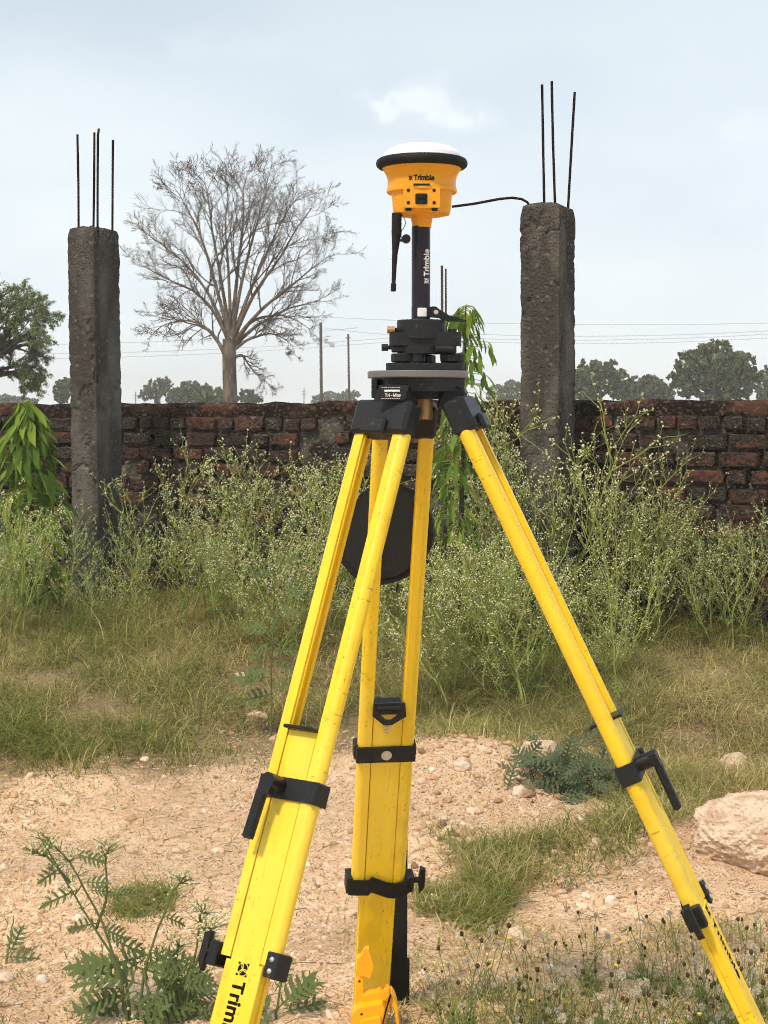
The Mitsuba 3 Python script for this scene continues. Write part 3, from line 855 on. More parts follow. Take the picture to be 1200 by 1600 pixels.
lab = trimesh.creation.box([0.030, (495 - 482) * UPX, 0.0004]).subdivide().subdivide().subdivide()
lab.apply_translation([0.0075, 0, 0])
put('white_label', wrap(lab, (pc[0], pc[1], zpx(488.5)), 0.0196), 'white_dome', PO, smooth=30)
wm = word_mark(0.0125, 0.0004, True)
wm.vertices = np.stack([-wm.vertices[:, 1], wm.vertices[:, 0], wm.vertices[:, 2]], -1)     # reading upwards
wm.vertices[:, 1] *= (445 - 392) * UPX / np.ptp(wm.vertices[:, 1])
wm.apply_translation([0.0185, 0, 0])
put('lettering', wrap(wm.subdivide(), (pc[0], pc[1], zpx(444)), 0.0192), 'white_print', PO)
Z2 = lambda pts: [(560 + x / 6, 470 + y / 6) for x, y in pts]
put('lever', [px_prism(Z2([(672, 58), (700, 52), (728, 56), (762, 84), (850, 138), (1018, 186), (1012, 196), (940, 196), (830, 190), (745, 160), (672, 155)]), DEP - 0.012, 0.014), px_prism(Z2([(640, 60), (690, 60), (690, 150), (640, 150)]), DEP - 0.008, 0.018)], 'black_plastic', PO)
q0 = P(560 + 728 / 6, 470 + 108 / 6, DEP - 0.0195)
put('pivot_screw', lathe([(0, 0.0016), (0.0042, 0.0012), (0.0052, 0)], [0, 0, 0], 18).apply_transform(frame(q0 + [0, -0.0002, 0], [1, 0, 0], [0, 0, 1], [0, -1, 0])), 'steel', PO, smooth=40)

# ------------------------------------------------------------------ receiver
RX = thing('satellite_receiver', 'yellow satellite receiver with white dome on the dark pole', 'receiver')
rc = P(659, 300, DEP)
R = (rc[0], rc[1], 0)
put('neck', lathe([(0, zpx(356)), (0.0195, zpx(356)), (0.0200, zpx(352)), (0.0235, zpx(338)), (0.0245, zpx(333)), (0, zpx(333))], R, 64), 'amber_plastic', RX, smooth=35)
lower = revolve([(0, zpx(337)), (0.050, zpx(337)), (0.0605, zpx(335)), (0.0625, zpx(330)), (0.0655, zpx(305)), (0.068, zpx(300)), (0, zpx(300))], 96)
ang = np.arctan2(lower.vertices[:, 1], lower.vertices[:, 0])
rr = np.linalg.norm(lower.vertices[:, :2], axis=1)
sq = np.clip(0.95 / np.maximum(np.abs(np.sin(ang)), np.abs(np.cos(ang))), 0, 1.0)
lower.vertices[:, :2] *= np.where(rr > 0.045, np.minimum(1.0, sq), 1)[:, None]
lower.apply_translation(R)
put('lower_housing', lower, 'amber_plastic', RX, smooth=35)
put('upper_housing', lathe([(0.05, zpx(302.5)), (0.0705, zpx(302.5)), (0.0728, zpx(301)), (0.0728, zpx(295.5)), (0.0708, zpx(294)), (0.0706, zpx(284)), (0.0716, zpx(279)), (0.0745, zpx(273)), (0.0800, zpx(266)), (0.086, zpx(259)), (0.05, zpx(259))], R, 96), 'amber_plastic', RX, smooth=28)
rim = revolve([(0.070, zpx(262)), (0.084, zpx(264.2)), (0.0895, zpx(263.2)), (0.0935, zpx(260.5)), (0.0948, zpx(257)), (0.0945, zpx(253.5)), (0.0925, zpx(250.5)), (0.088, zpx(248.5)), (0.082, zpx(247.6)), (0.070, zpx(248))], 144)
ang = np.arctan2(rim.vertices[:, 1], rim.vertices[:, 0])
rr = np.linalg.norm(rim.vertices[:, :2], axis=1)
rim.vertices[:, :2] *= (1 - 0.012 * (np.abs(np.sin(ang * 9)) ** 8) * (rr > 0.088))[:, None]
rim.apply_translation(R)
put('bumper_ring', rim, 'black_rubber', RX, smooth=35)
th = np.linspace(0, 1, 22)
prof = [(0.0808, zpx(248.2)), (0.0806, zpx(246.5))] + [(0.0795 * math.cos(t * math.pi / 2), zpx(245) + (zpx(224.2) - zpx(245)) * math.sin(t * math.pi / 2)) for t in th]
put('dome', lathe(prof, R, 96), 'white_dome', RX, smooth=40)
wm = word_mark(0.0098, 0.0003, True)
wm.vertices[:, 0] *= (677 - 637.5) * UPX / np.ptp(wm.vertices[:, 0])
wm.apply_translation([(637.5 - 659) * UPX - wm.vertices[:, 0].min(), -0.0005, 0])
put('lettering', wrap(wm, (rc[0], rc[1], zpx(288.5)), 0.0708, 0.0005, lambda y: 0.0012 * np.clip((y - 0.008) / 0.004, 0, 1)), 'black_print', RX)
fy = rc[1] - 0.0675
def panel_xy(px, py): return (px - 659) * UPX + rc[0], zpx(py)
x0, z1 = panel_xy(630, 298.5); x1, z0 = panel_xy(685.5, 331)
pan = sbox(x0 + 0.003, z0 + 0.003, x1 - 0.003, z1 - 0.003).buffer(0.003, 4)
pm = trimesh.creation.extrude_polygon(pan, 0.02, engine='earcut')
pm.vertices = np.stack([pm.vertices[:, 0], fy + 0.018 - pm.vertices[:, 2], pm.vertices[:, 1]], -1)
FP = put('front_panel', pm, 'amber_plastic', RX)
for px, py in ((637.5, 304.5), (676.5, 304.5), (637.5, 323.5), (676.5, 323.5)):
    x, z = panel_xy(px, py)
    put('screw', cyl((x, fy - 0.0032, z), (x, fy + 0.002, z), 0.0034, 16), 'black_plastic', FP, smooth=30)
x0, z1 = panel_xy(648, 309.5); x1, z0 = panel_xy(666, 325.5)
put('socket_cover', [cbox(x0, x1, fy - 0.0065, fy, z0, z1, 0.002), cbox(x0 + 0.004, x1 - 0.004, fy - 0.0085, fy - 0.006, (z0 + z1) / 2 - 0.001, (z0 + z1) / 2 + 0.003, 0.0008)], 'black_rubber', FP)
x0, z1 = panel_xy(645, 294.5); x1, z0 = panel_xy(670, 297.5)
put('slot', cbox(x0, x1, fy - 0.0066, fy, z0, z1, 0.0005), 'black_plastic', RX)
for a0, a1 in ((633, 642), (673.5, 682)):
    x0, z1 = panel_xy(a0, 331.3); x1, z0 = panel_xy(a1, 335.3)
    put('slot', cbox(x0, x1, fy + 0.001, fy + 0.01, z0, z1, 0.0005), 'black_plastic', RX)
# whip antenna hanging from the underside, with its little dust cap
ax = lambda px, py: np.array([(px - 659) * UPX + rc[0], rc[1] - 0.028, zpx(py)])
pts, rad = [ax(620.3, 335.5)], [0.0098]
for y, x, r_ in ((337, 620.3, 0.0102), (366, 619.8, 0.0102), (371, 619.6, 0.0098)):
    pts.append(ax(x, y)); rad.append(r_)
for k in range(22):
    f = k / 21
    pts.append(ax(619.4 - 2.2 * f, 374 + 26 * f)); rad.append(0.0088 * (1 - f) + 0.0052 * f + (0.0007 if k % 2 else 0))
for y, x, r_ in ((425, 616.2, 0.0046), (444, 615.4, 0.0042), (445, 615.4, 0.0054), (456, 615.0, 0.0054), (457, 615.0, 0.004)):
    pts.append(ax(x, y)); rad.append(r_)
put('antenna', tube(np.array(pts), np.array(rad), 20), 'black_rubber', RX, smooth=30)
cap_ = ax(634.7, 375.5)
put('dust_cap', [cyl(cap_ + [0, -0.006, 0], cap_ + [0, 0.006, 0], 0.0092, 16), cyl(cap_ + [-0.012, 0, -0.004], cap_ + [-0.006, 0, -0.002], 0.003, 10)], 'black_rubber', RX, smooth=30)
tt = np.linspace(0, 1, 16)
put('cord', tube(np.array([ax(628 + 5.5 * math.sin(math.pi * t * 0.92), 338 + 23 * t) for t in tt] + [ax(627.5, 363), ax(627, 372), ax(629, 379)]), 0.0008, 6), 'black_rubber', RX, smooth=True)

# ------------------------------------------------------------------ orange bracket on the far leg
BR = thing('controller_bracket', 'bright orange plastic device bracket clamped low on the far leg', 'bracket')
Z3 = lambda pts: [(520 + x / 5.717, 1320 + y / 5.717) for x, y in pts]
put('arm', px_prism(Z3([(215, 1005), (245, 985), (268, 1180), (278, 1420), (200, 1450), (205, 1215), (228, 1165)]), 3.80, 0.030), 'bracket_plastic', BR)
put('jaw', [px_prism(Z3([(284, 918), (322, 916), (350, 990), (365, 1060), (345, 1130), (328, 1195), (300, 1162), (238, 1160), (236, 1010)]), 3.79, 0.020), px_prism(Z3([(306, 920), (322, 916), (365, 1060), (345, 1130), (325, 1090), (300, 1000)]), 3.76, 0.03)], 'bracket_plastic', BR)
put('cross_bar', px_prism(Z3([(262, 1325), (455, 1282), (470, 1265), (500, 1270), (502, 1325), (470, 1365), (290, 1400), (262, 1400)]), 3.79, 0.035), 'bracket_plastic', BR)
put('body', [px_prism(Z3([(163, 1640), (162, 1520), (175, 1478), (200, 1448), (245, 1418), (440, 1384), (462, 1420), (452, 1480), (430, 1640)]), 3.77, 0.06), px_prism(Z3([(240, 1640), (246, 1585), (280, 1560), (425, 1530), (430, 1640)]), 3.735, 0.02)], 'bracket_plastic', BR)
put('hoop', [px_prism(Z3([(505, 1300), (525, 1298), (552, 1340), (575, 1410), (600, 1640), (575, 1640), (548, 1430), (520, 1380), (490, 1470), (445, 1640), (425, 1640), (470, 1470), (500, 1400)]), 3.80, 0.06)], 'bracket_plastic', BR)
put('hoop_lining', px_prism(Z3([(498, 1370), (515, 1330), (525, 1345), (480, 1480), (440, 1640), (430, 1640), (468, 1490)]), 3.765, 0.005), 'black_rubber', BR)
for x, y in ((238, 1220), (257, 1515)):
    c0 = P(520 + x / 5.717, 1320 + y / 5.717, 3.739 if y > 1400 else 3.784)
    put('screw', cyl(c0, c0 + [0, 0.004, 0], 0.003, 12), 'black_plastic', BR)

# ------------------------------------------------------------------ stones and gravel
def stone(rng, sub=2, flat=0.7, amp=0.28):
    m = trimesh.creation.icosphere(sub)
    # cut by random planes for facets
    v = m.vertices.copy()
    for _ in range(7):
        nn = unit(rng.normal(size=3))
        dd = rng.uniform(0.62, 0.92)
        over = np.maximum(v @ nn - dd, 0)
        v -= over[:, None] * nn * 0.9
    v *= (1 + (meshkit.fbm(v * 2.2, 3, int(rng.integers(1000))) - 0.5) * amp)[:, None]
    v[:, 2] *= flat
    m.vertices = v
    return m


rs = np.random.default_rng(17)
BO = thing('boulder', 'large pale pinkish boulder at the right edge of the picture', 'boulder')
m = stone(np.random.default_rng(41), 5, 0.72, 0.14)
gB = on_ground(1170, 1352)
m.vertices = m.vertices * np.array([0.245, 0.22, 0.205]) + (meshkit.fbm(m.vertices * 14, 4, 3)[:, None] - 0.5) * 0.035 * m.vertices
m.vertices += np.array([gB[0] + 0.07, gB[1] + 0.13, gB[2] + 0.064])
scene[BO] = mikit.ply(m, 'rock_mat', smooth=18)
STONES = [(725, 1197, 17, 13, 'whitish stone on the earth heap behind the far leg'), (842, 1172, 32, 22, 'pale stone at the foot of the weeds right of the earth heap'), (1152, 1192, 25, 16, 'pale flat stone in the grass at the right edge'),
          (402, 1122, 18, 12, 'pinkish stone in the grass just left of the left leg'), (375, 1056, 10, 6, 'small pinkish stone in the grass beside the tall weed'), (808, 1466, 20, 15, 'whitish stone half hidden by flowers right of the far leg'), (1084, 1250, 12, 6, 'small grey stone in the grass left of the boulder'),
          (812, 1238, 13, 10, 'small pale stone on the right slope of the earth heap'), (660, 1222, 11, 8, 'small stone on the earth heap close to the far leg'), (962, 1279, 12, 12, 'brown clod lying before the dark leafy plant'), (5, 1356, 9, 8, 'grey stone cut off by the left edge'),
          (339, 1330, 10, 6, 'small pale stone on bare gravel beside the left leg'), (278, 1331, 13, 8, 'brown clod on bare gravel left of the tripod'), (206, 1330, 9, 6, 'little whitish stone behind the leafy foreground weed'), (272, 1476, 8, 8, 'white pebble under the foreground weed'),
          (6, 1530, 16, 11, 'dark brown clod at the lower left edge'), (230, 1570, 40, 15, 'flat pale rock under the foreground weed'), (690, 1190, 9, 7, 'tan stone on top of the earth heap'), (758, 1174, 10, 8, 'small tan stone behind the whitish one on the heap'),
          (545, 1312, 9, 6, 'white stone beside the far leg at its left'), (640, 1470, 8, 5, 'tan pebble right of the black strap'), (880, 1380, 12, 7, 'tan clod on the bare step of earth'), (1005, 1352, 12, 8, 'brown clod beside the right leg'), (745, 1270, 12, 8, 'flat tan stone at the foot of the heap')]
for px, py, w_, h_, lab_ in STONES:
    g = on_ground(px, py + h_ * 0.5)
    sc_ = g[1] / FPX
    m = stone(rs, 3, 1.0)
    m.vertices = m.vertices * np.array([w_ * sc_ * 1.05, w_ * sc_ * 0.9, h_ * sc_ * 1.05])
    m.apply_transform(trimesh.transformations.rotation_matrix(rs.uniform(-.5, .5), [0, 0, 1]))
    m.apply_translation([g[0], g[1] + w_ * sc_ * 0.5, g[2] + h_ * sc_ * 0.35])
    k = thing('stone', lab_, 'stone')
    scene[k] = mikit.ply(m, 'rock_mat', smooth=30)


def vcol(mesh, cols, nv):
    return np.repeat(cols, nv, 0)


def gravel(n, lo, hi, region, seed, small):
    r = np.random.default_rng(seed)
    y = 3.75 + (r.random(n) ** 0.8) * 3.4
    x = r.uniform(-0.30, 0.30, n) * y
    if region is not None:
        keep = inside(region, x, y)
        x, y = x[keep], y[keep]
    n = len(x)
    z = ground_z(x, y)
    if small:
        base = trimesh.Trimesh([[1, 0, 0], [-1, 0, 0], [0, 1, 0], [0, -1, 0], [0, 0, 1], [0, 0, -.6]], [[0, 2, 4], [2, 1, 4], [1, 3, 4], [3, 0, 4]], process=False)
    else:
        base = trimesh.creation.icosphere(1)
        base.vertices = base.vertices * (1 + (meshkit.noise(base.vertices * 3) - .5)[:, None] * 0.6)
    s = lo + (hi - lo) * r.random(n) ** 5
    S = s[:, None] * r.uniform([.8, .6, .45], [1.3, 1.1, .9], (n, 3))
    m = scatter(base, np.stack([x, y, z + s * 0.15], -1), S, R=quat(np.stack([np.ones(n), r.normal(0, .25, n), r.normal(0, .25, n), r.normal(0, 2, n)], -1)))
    pal = np.array([(0.61, 0.43, 0.28), (0.49, 0.32, 0.19), (0.71, 0.56, 0.42), (0.31, 0.20, 0.12), (0.78, 0.69, 0.58), (0.57, 0.37, 0.23)])
    c = pal[r.choice(6, n, p=[.3, .25, .17, .14, .05, .09])] * r.uniform(0.85, 1.12, (n, 1))
    return m, np.repeat(c, len(base.vertices), 0)


m1, c1 = gravel(60000, 0.002, 0.0075, None, 3, True)
m2, c2 = gravel(1500, 0.006, 0.02, None, 4, False)
HEAP = [(640, 1150), (760, 1140), (900, 1230), (1000, 1420), (640, 1420), (560, 1260)]
m3, c3 = gravel(9000, 0.003, 0.024, HEAP, 5, False)
keep = [m1, m2, m3]
mm = trimesh.util.concatenate(keep)
tag(put('gravel', mm, 'pebble_mat', color=np.vstack([c1, c2, c3])), 'loose pinkish grit and small pebbles strewn over the bare ground', 'gravel', kind='stuff')


# ------------------------------------------------------------------ grass
def blades(x, y, hgt, wid, lean, cols, r, segs_=2, z=None):
    n = len(x)
    z = ground_z(x, y) if z is None else z
    th = r.uniform(0, 2 * np.pi, n)
    ph = th + r.normal(0, 0.4, n) + np.pi / 2
    side = np.stack([np.cos(ph), np.sin(ph), 0 * ph], -1) * (wid / 2)[:, None]
    out = np.stack([np.cos(th), np.sin(th), 0 * th], -1)
    rows = []
    for k in range(segs_ + 1):
        t = k / segs_
        p = np.stack([x, y, z - 0.004 + hgt * (t - 0.35 * lean * t * t)], -1) + out * (hgt * lean * t ** 1.6)[:, None]
        if k < segs_:
            rows += [p - side * (1 - 0.6 * t), p + side * (1 - 0.6 * t)]
        else:
            rows.append(p)
    nv = 2 * segs_ + 1
    V = np.stack(rows, 1).reshape(-1, 3)
    f = []
    for k in range(segs_ - 1):
        b = 2 * k
        f += [(b, b + 1, b + 3), (b, b + 3, b + 2)]
    b = 2 * (segs_ - 1)
    f.append((b, b + 1, b + 2))
    F = (np.array(f)[None] + (np.arange(n) * nv)[:, None, None]).reshape(-1, 3)
    return trimesh.Trimesh(V, F, process=False), np.repeat(cols, nv, 0)


GREENS = np.array([(0.155, 0.20, 0.045), (0.22, 0.25, 0.065), (0.32, 0.31, 0.095), (0.46, 0.40, 0.165), (0.62, 0.54, 0.27), (0.34, 0.27, 0.13)])


def grass(name, poly, n, h, green, seed, label, xr=(-0.3, 0.3), yr=(5.2, 10.6), wid=(0.0022, 0.0055), lean=(0.5, 1.9)):
    r = np.random.default_rng(seed)
    y = r.uniform(*yr, n)
    x = r.uniform(*xr, n) * y
    clump = meshkit.fbm(np.stack([x * 3.0, y * 3.0, x * 0], -1), 3, seed)
    pp = proj(np.stack([x, y, ground_z(x, y)], -1))
    sh = shapely.points(pp)
    pg_ = Polygon(poly)
    dist = shapely.distance(pg_.boundary, sh) * np.where(shapely.contains_xy(pg_, pp[:, 0], pp[:, 1]), 1, -1)
    feather = 14 + 0.012 * math.sqrt(pg_.area)
    ok = (r.random(n) < sst(-feather, feather * 1.3, dist + (clump - 0.5) * 60)) & (r.random(n) < np.clip(0.25 + (clump - 0.3) * 2.2, 0.08, 1))
    rel = (np.stack([x, y, 0 * x], -1) - WALL_O) @ WALL_N
    ok &= rel > 0.03
    x, y, clump = x[ok], y[ok], clump[ok]
    n = len(x)
    hh = r.uniform(*h, n) * np.clip(0.55 + clump, 0.5, 1.3)
    g2 = meshkit.fbm(np.stack([x * 1.3, y * 1.3, x * 0 + 4], -1), 3, seed + 1)
    pg = np.clip(green + (g2 - 0.5) * 1.6, 0.03, 0.97)
    idx = np.where(r.random(n) < pg, r.choice(3, n, p=[.4, .35, .25]), 3 + r.choice(3, n, p=[.5, .32, .18]))
    cols = GREENS[idx] * r.uniform(0.8, 1.2, (n, 1))
    m, c = blades(x, y, hh, r.uniform(*wid, n), r.uniform(*lean, n), cols, r)
    return m, c


G = []
FIELD = [(-200, 905), (1400, 905), (1400, 1262), (1080, 1262), (985, 1300), (930, 1215), (840, 1190), (760, 1142), (640, 1140), (560, 1120), (440, 1165), (330, 1186), (200, 1190), (-200, 1200)]
FRINGE = [(-200, 1150), (470, 1130), (520, 1180), (420, 1230), (330, 1232), (200, 1222), (80, 1260), (-200, 1215)]
G.append(grass('grass', FIELD, 130000, (0.05, 0.15), 0.45, 1, ''))
G.append(grass('grass', [(-200, 885), (1400, 885), (1400, 1010), (-200, 1010)], 60000, (0.10, 0.26), 0.68, 11, '', yr=(7.5, 11.2)))
G.append(grass('grass', FRINGE, 16000, (0.015, 0.05), 0.45, 2, '', yr=(5.4, 8.0)))
TUFT1 = [(672, 1290), (720, 1272), (800, 1290), (900, 1300), (985, 1290), (1010, 1340), (900, 1392), (800, 1392), (700, 1340)]
TUFT2 = [(648, 1400), (690, 1385), (760, 1388), (800, 1410), (760, 1450), (690, 1452), (650, 1440)]
G.append(grass('grass', TUFT1, 27000, (0.04, 0.13), 0.55, 3, '', yr=(4.6, 6.6), xr=(0.0, 0.2)))
G.append(grass('grass', TUFT2, 24000, (0.03, 0.09), 0.65, 4, '', yr=(4.4, 6.0), xr=(0.0, 0.12)))
G.append(grass('grass', [(640, 1480), (700, 1450), (1200, 1440), (1300, 1660), (560, 1660), (600, 1560)], 11000, (0.02, 0.07), 0.35, 5, '', yr=(3.7, 5.2), xr=(-0.05, 0.28)))
G.append(grass('grass', [(160, 1400), (260, 1390), (270, 1440), (170, 1440)], 12000, (0.03, 0.08), 0.7, 6, '', yr=(4.3, 5.6), xr=(-0.22, -0.1)))
G.append(grass('grass', [(-100, 1240), (560, 1180), (560, 1600), (-100, 1600)], 5000, (0.015, 0.05), 0.5, 7, '', yr=(3.8, 6.5)))
G.append(grass('grass', [(-60, 1120), (60, 1120), (80, 1190), (-60, 1200)], 8000, (0.08, 0.18), 0.85, 8, '', yr=(6.2, 8.4), xr=(-0.28, -0.17)))
G.append(grass('grass', [(640, 960), (1010, 960), (1010, 1180), (760, 1130), (640, 1120)], 60000, (0.10, 0.24), 0.62, 9, '', yr=(6.6, 9.6), xr=(0.0, 0.18)))
tag(put('grass', trimesh.util.concatenate([a for a, b in G]), 'leaf_vc', color=np.vstack([b for a, b in G])), 'dry olive and straw coloured grass covering the ground before the wall', 'grass', kind='stuff')


# ------------------------------------------------------------------ leaves
def strip_leaf(L, W, droop, nseg=4, fold=0.15, tip=True):
    """a lance shaped leaf along +x with its base at the origin, drooping in -z"""
    t = np.linspace(0, 1, nseg + 1)
    wv = W * np.sin(np.pi * np.clip(t * 0.93 + 0.05, 0, 1)) ** 0.8
    wv[-1] = 0.0
    x = L * (t - 0.25 * droop * t ** 2)
    z = -L * droop * 0.5 * t ** 2
    V = []
    for a, b, c in zip(x, z, wv):
        V += [(a, -c / 2, b + fold * c), (a, 0, b), (a, c / 2, b + fold * c)]
    F = []
    for k in range(nseg):
        b = 3 * k
        F += [(b, b + 3, b + 4), (b, b + 4, b + 1), (b + 1, b + 4, b + 5), (b + 1, b + 5, b + 2)]
    return trimesh.Trimesh(V, F, process=False)


def lobed_leaf(L, W, lobes, rng, droop=0.3, second=True):
    """a deeply cut leaf: a midrib with pairs of pointed lobes, each again notched"""
    V, F = [], []
    def zz(x): return -droop * x * x / L
    def quad(a, b, c, d):
        k = len(V)
        V.extend([a, b, c, d])
        F.extend([(k, k + 1, k + 2), (k, k + 2, k + 3)])
    def p(x, y): return (x, y, zz(x) + 0.12 * abs(y))
    rw = 0.035 * L
    quad(p(0, -rw * .4), p(L * .75, -rw), p(L * .75, rw), p(0, rw * .4))
    quad(p(L * .72, -rw * 1.6), p(L * .9, -rw * 1.3), p(L, 0), p(L * .72, rw * 1.6))
    quad(p(L * .72, rw * 1.6), p(L * .72, -rw), p(L, 0), p(L * .9, rw * 1.3))
    for k in range(lobes):
        x = L * (0.16 + 0.66 * k / (lobes - 1))
        ll = W / 2 * math.sin(math.pi * (0.22 + 0.62 * k / (lobes - 1))) * rng.uniform(.85, 1.15)
        for s in (-1, 1):
            dx = ll * 0.62
            w = 0.21 * ll
            tipp = (x + dx, s * ll)
            quad(p(x - w * .5, 0), p(x + w * .7, 0), p(*tipp), p(x + dx * .45 - w * .7, s * ll * .62))
            if second:
                for f in (0.45, 0.72):
                    bx, by = x + dx * f, s * ll * f
                    k0 = len(V)
                    V.extend([p(bx - w * .3, by - s * .1 * ll), p(bx + w * .4, by), p(bx + dx * .10 - w * .95, by + s * ll * .20), p(bx + dx * .30 + w * .9, by + s * ll * .10)])
                    F.extend([(k0, k0 + 1, k0 + 2), (k0, k0 + 1, k0 + 3)])
    return trimesh.Trimesh(V, F, process=False)


def orient(mesh, pos, d, up=(0, 0, 1), scale=1.0, roll=0.0):
    x = unit(d)
    z = np.asarray(up, float) - np.dot(up, x) * x
    z = unit(z) if np.linalg.norm(z) > 1e-6 else unit(np.cross(x, [0.3, 1, 0]))
    y = np.cross(z, x)
    c, s = math.cos(roll), math.sin(roll)
    return placed(mesh, frame(pos, x * scale, (c * y + s * z) * scale, (c * z - s * y) * scale))


# ------------------------------------------------------------------ flowering weeds (bushy herbs with tiny white heads)
def weed(seed, H, leafy=1.0, spread=1.0, flower_r=0.0042, bloom=1.0):
    r = np.random.default_rng(seed)
    A, B, RA, RB, heads, lp, ld, ls = [], [], [], [], [], [], [], []

    def branch(p, d, L, rad, level):
        n = max(3, int(L / 0.05))
        pts = [p]
        dirs = []
        for k in range(n):
            d = unit(d + r.normal(0, 0.10, 3) + np.array([0, 0, 0.10 if level else 0.04]))
            pts.append(pts[-1] + d * L / n)
            dirs.append(d)
        rr = np.linspace(rad, rad * (0.45 if level < 2 else 0.6), n + 1)
        A.extend(pts[:-1]); B.extend(pts[1:]); RA.extend(rr[:-1]); RB.extend(rr[1:])
        if level == 0:
            az = r.uniform(0, 6.28)
            nb = int(7 + H * 7)
            for k in range(nb):
                f = 0.16 + 0.84 * (k + r.random()) / nb
                q = f * n
                i = min(int(q), n - 1)
                pos = pts[i] + (pts[i + 1] - pts[i]) * (q - i)
                az += 2.4 + r.normal(0, .3)
                e = r.uniform(0.5, 1.15)
                dd = np.array([math.cos(az) * e * spread, math.sin(az) * e * spread, 1.0 - 0.2 * f])
                LL = H * (0.50 * (1 - f) + 0.20) * r.uniform(.75, 1.15)
                branch(pos, unit(dd), LL, rad * 0.5, 1)
                if f < 0.6 and r.random() < leafy * 0.8:
                    lp.append(pos); ld.append([math.cos(az), math.sin(az), 0.25]); ls.append(r.uniform(0.07, 0.15) * (1.2 - f))
        elif level == 1:
            nb = int(3 + L * 11)
            for k in range(nb):
                f = 0.25 + 0.75 * (k + r.random()) / nb
                i = min(int(f * n), n - 1)
                az = r.uniform(0, 6.28)
                base = dirs[i]
                side = unit(np.cross(base, [math.cos(az), math.sin(az), 0.2]))
                branch(pts[i + 1], unit(base + side * r.uniform(.5, .9)), r.uniform(0.05, 0.11) * (0.6 + H * .6), rad * 0.55, 2)
                if r.random() < 0.3 * leafy:
                    lp.append(pts[i + 1]); ld.append(side + [0, 0, .3]); ls.append(r.uniform(0.025, 0.06))
            heads.extend([pts[-1] + r.normal(0, .008, 3) for _ in range(3)])
        else:
            for k in range(int(r.integers(2, 6) * bloom + r.random() * .9)):
                e = pts[-1 - int(r.integers(0, 2))]
                h = e + unit(d + r.normal(0, .8, 3)) * r.uniform(0.006, 0.022)
                A.append(e); B.append(h); RA.append(0.0006); RB.append(0.0005)
                heads.append(h)

    branch(np.zeros(3), unit([r.normal(0, .08), r.normal(0, .08), 1]), H * 0.92, 0.0035 + 0.003 * H, 0)
    stem = segs(A, B, np.maximum(RA, 0.0009), np.maximum(RB, 0.0008), 3)
    octa = trimesh.Trimesh([[1, 0, 0], [-1, 0, 0], [0, 1, 0], [0, -1, 0], [0, 0, .8], [0, 0, -.8]], [[0, 2, 4], [2, 1, 4], [1, 3, 4], [3, 0, 4], [2, 0, 5], [1, 2, 5], [3, 1, 5], [0, 3, 5]], process=False)
    hd = np.array(heads)
    hd = hd[r.random(len(hd)) < 0.9]
    fl = scatter(octa, hd, r.uniform(.75, 1.25, len(hd)) * flower_r, rng=r)
    leaf0 = lobed_leaf(1.0, 0.55, 5, r, 0.35, False)
    if lp:
        Xd = np.array(ld, float)
        Rm = dirs_frames(Xd + r.normal(0, .15, Xd.shape), np.tile([0, 0, 1.0], (len(lp), 1)))
        lf = scatter(leaf0, np.array(lp), np.array(ls), R=Rm)
    else:
        lf = None
    return stem, fl, lf


WG = []
for i in range(7):
    st, fl, lf = weed(100 + i, 1.0 if i < 5 else 0.6, (1.0, 1.6, .7, 1.3, 1.0, 1.8, 1.2)[i], 1.1 if i % 2 else 0.8, (0.0048, 0.0043, 0.005, 0.0047, 0.0042, 0.0038, 0.0044)[i], (1.25, .85, 1.3, 1.05, .8, .55, 1.0)[i])
    WG.append((mikit.ply(st, 'weed_stem_mat'), mikit.ply(fl, 'weed_flower_mat'), mikit.ply(lf, 'weed_leaf_mat')))
    print('weed tris', len(st.faces), len(fl.faces), len(lf.faces))


def plant_weed(k, pos, H, var, rot, tilt=0.0, xs=1.0):
    s = H / (1.0 if var < 5 else 0.6)
    m = frame(pos, [1, 0, 0], [0, 1, 0], [0, 0, 1]) @ trimesh.transformations.rotation_matrix(tilt, [0, 1, 0]) @ trimesh.transformations.rotation_matrix(rot, [0, 0, 1]) @ np.diag([s * xs, s * xs, s, 1])
    for n_, d in zip(('stem', 'flower_head', 'leaf'), WG[var]):
        scene[f'{k}__{n_}'] = {**d, 'to_world': T(m)}
        if n_ != 'stem':
            tag(f'{k}__{n_}', kind='stuff')


GW = 'white flowering weeds crowding along the wall'
PL = 'bushy white flowering weed in the thicket '
PLACES = [(60, PL + 'at the left edge, below the drooping sapling'), (175, PL + 'round the foot of the left pillar'), (290, PL + 'just right of the left pillar'), (410, PL + 'midway between left pillar and tripod'), (530, PL + 'along the wall just left of the left leg'),
          (660, PL + 'behind the black case and the far leg'), (765, PL + 'seen between the far leg and right leg'), (850, PL + 'climbing in front of the right pillar'), (940, PL + 'just right of the right pillar'), (1090, PL + 'along the right wall midway to the edge'), (9999, PL + 'along the wall at the right edge')]
rw = np.random.default_rng(77)
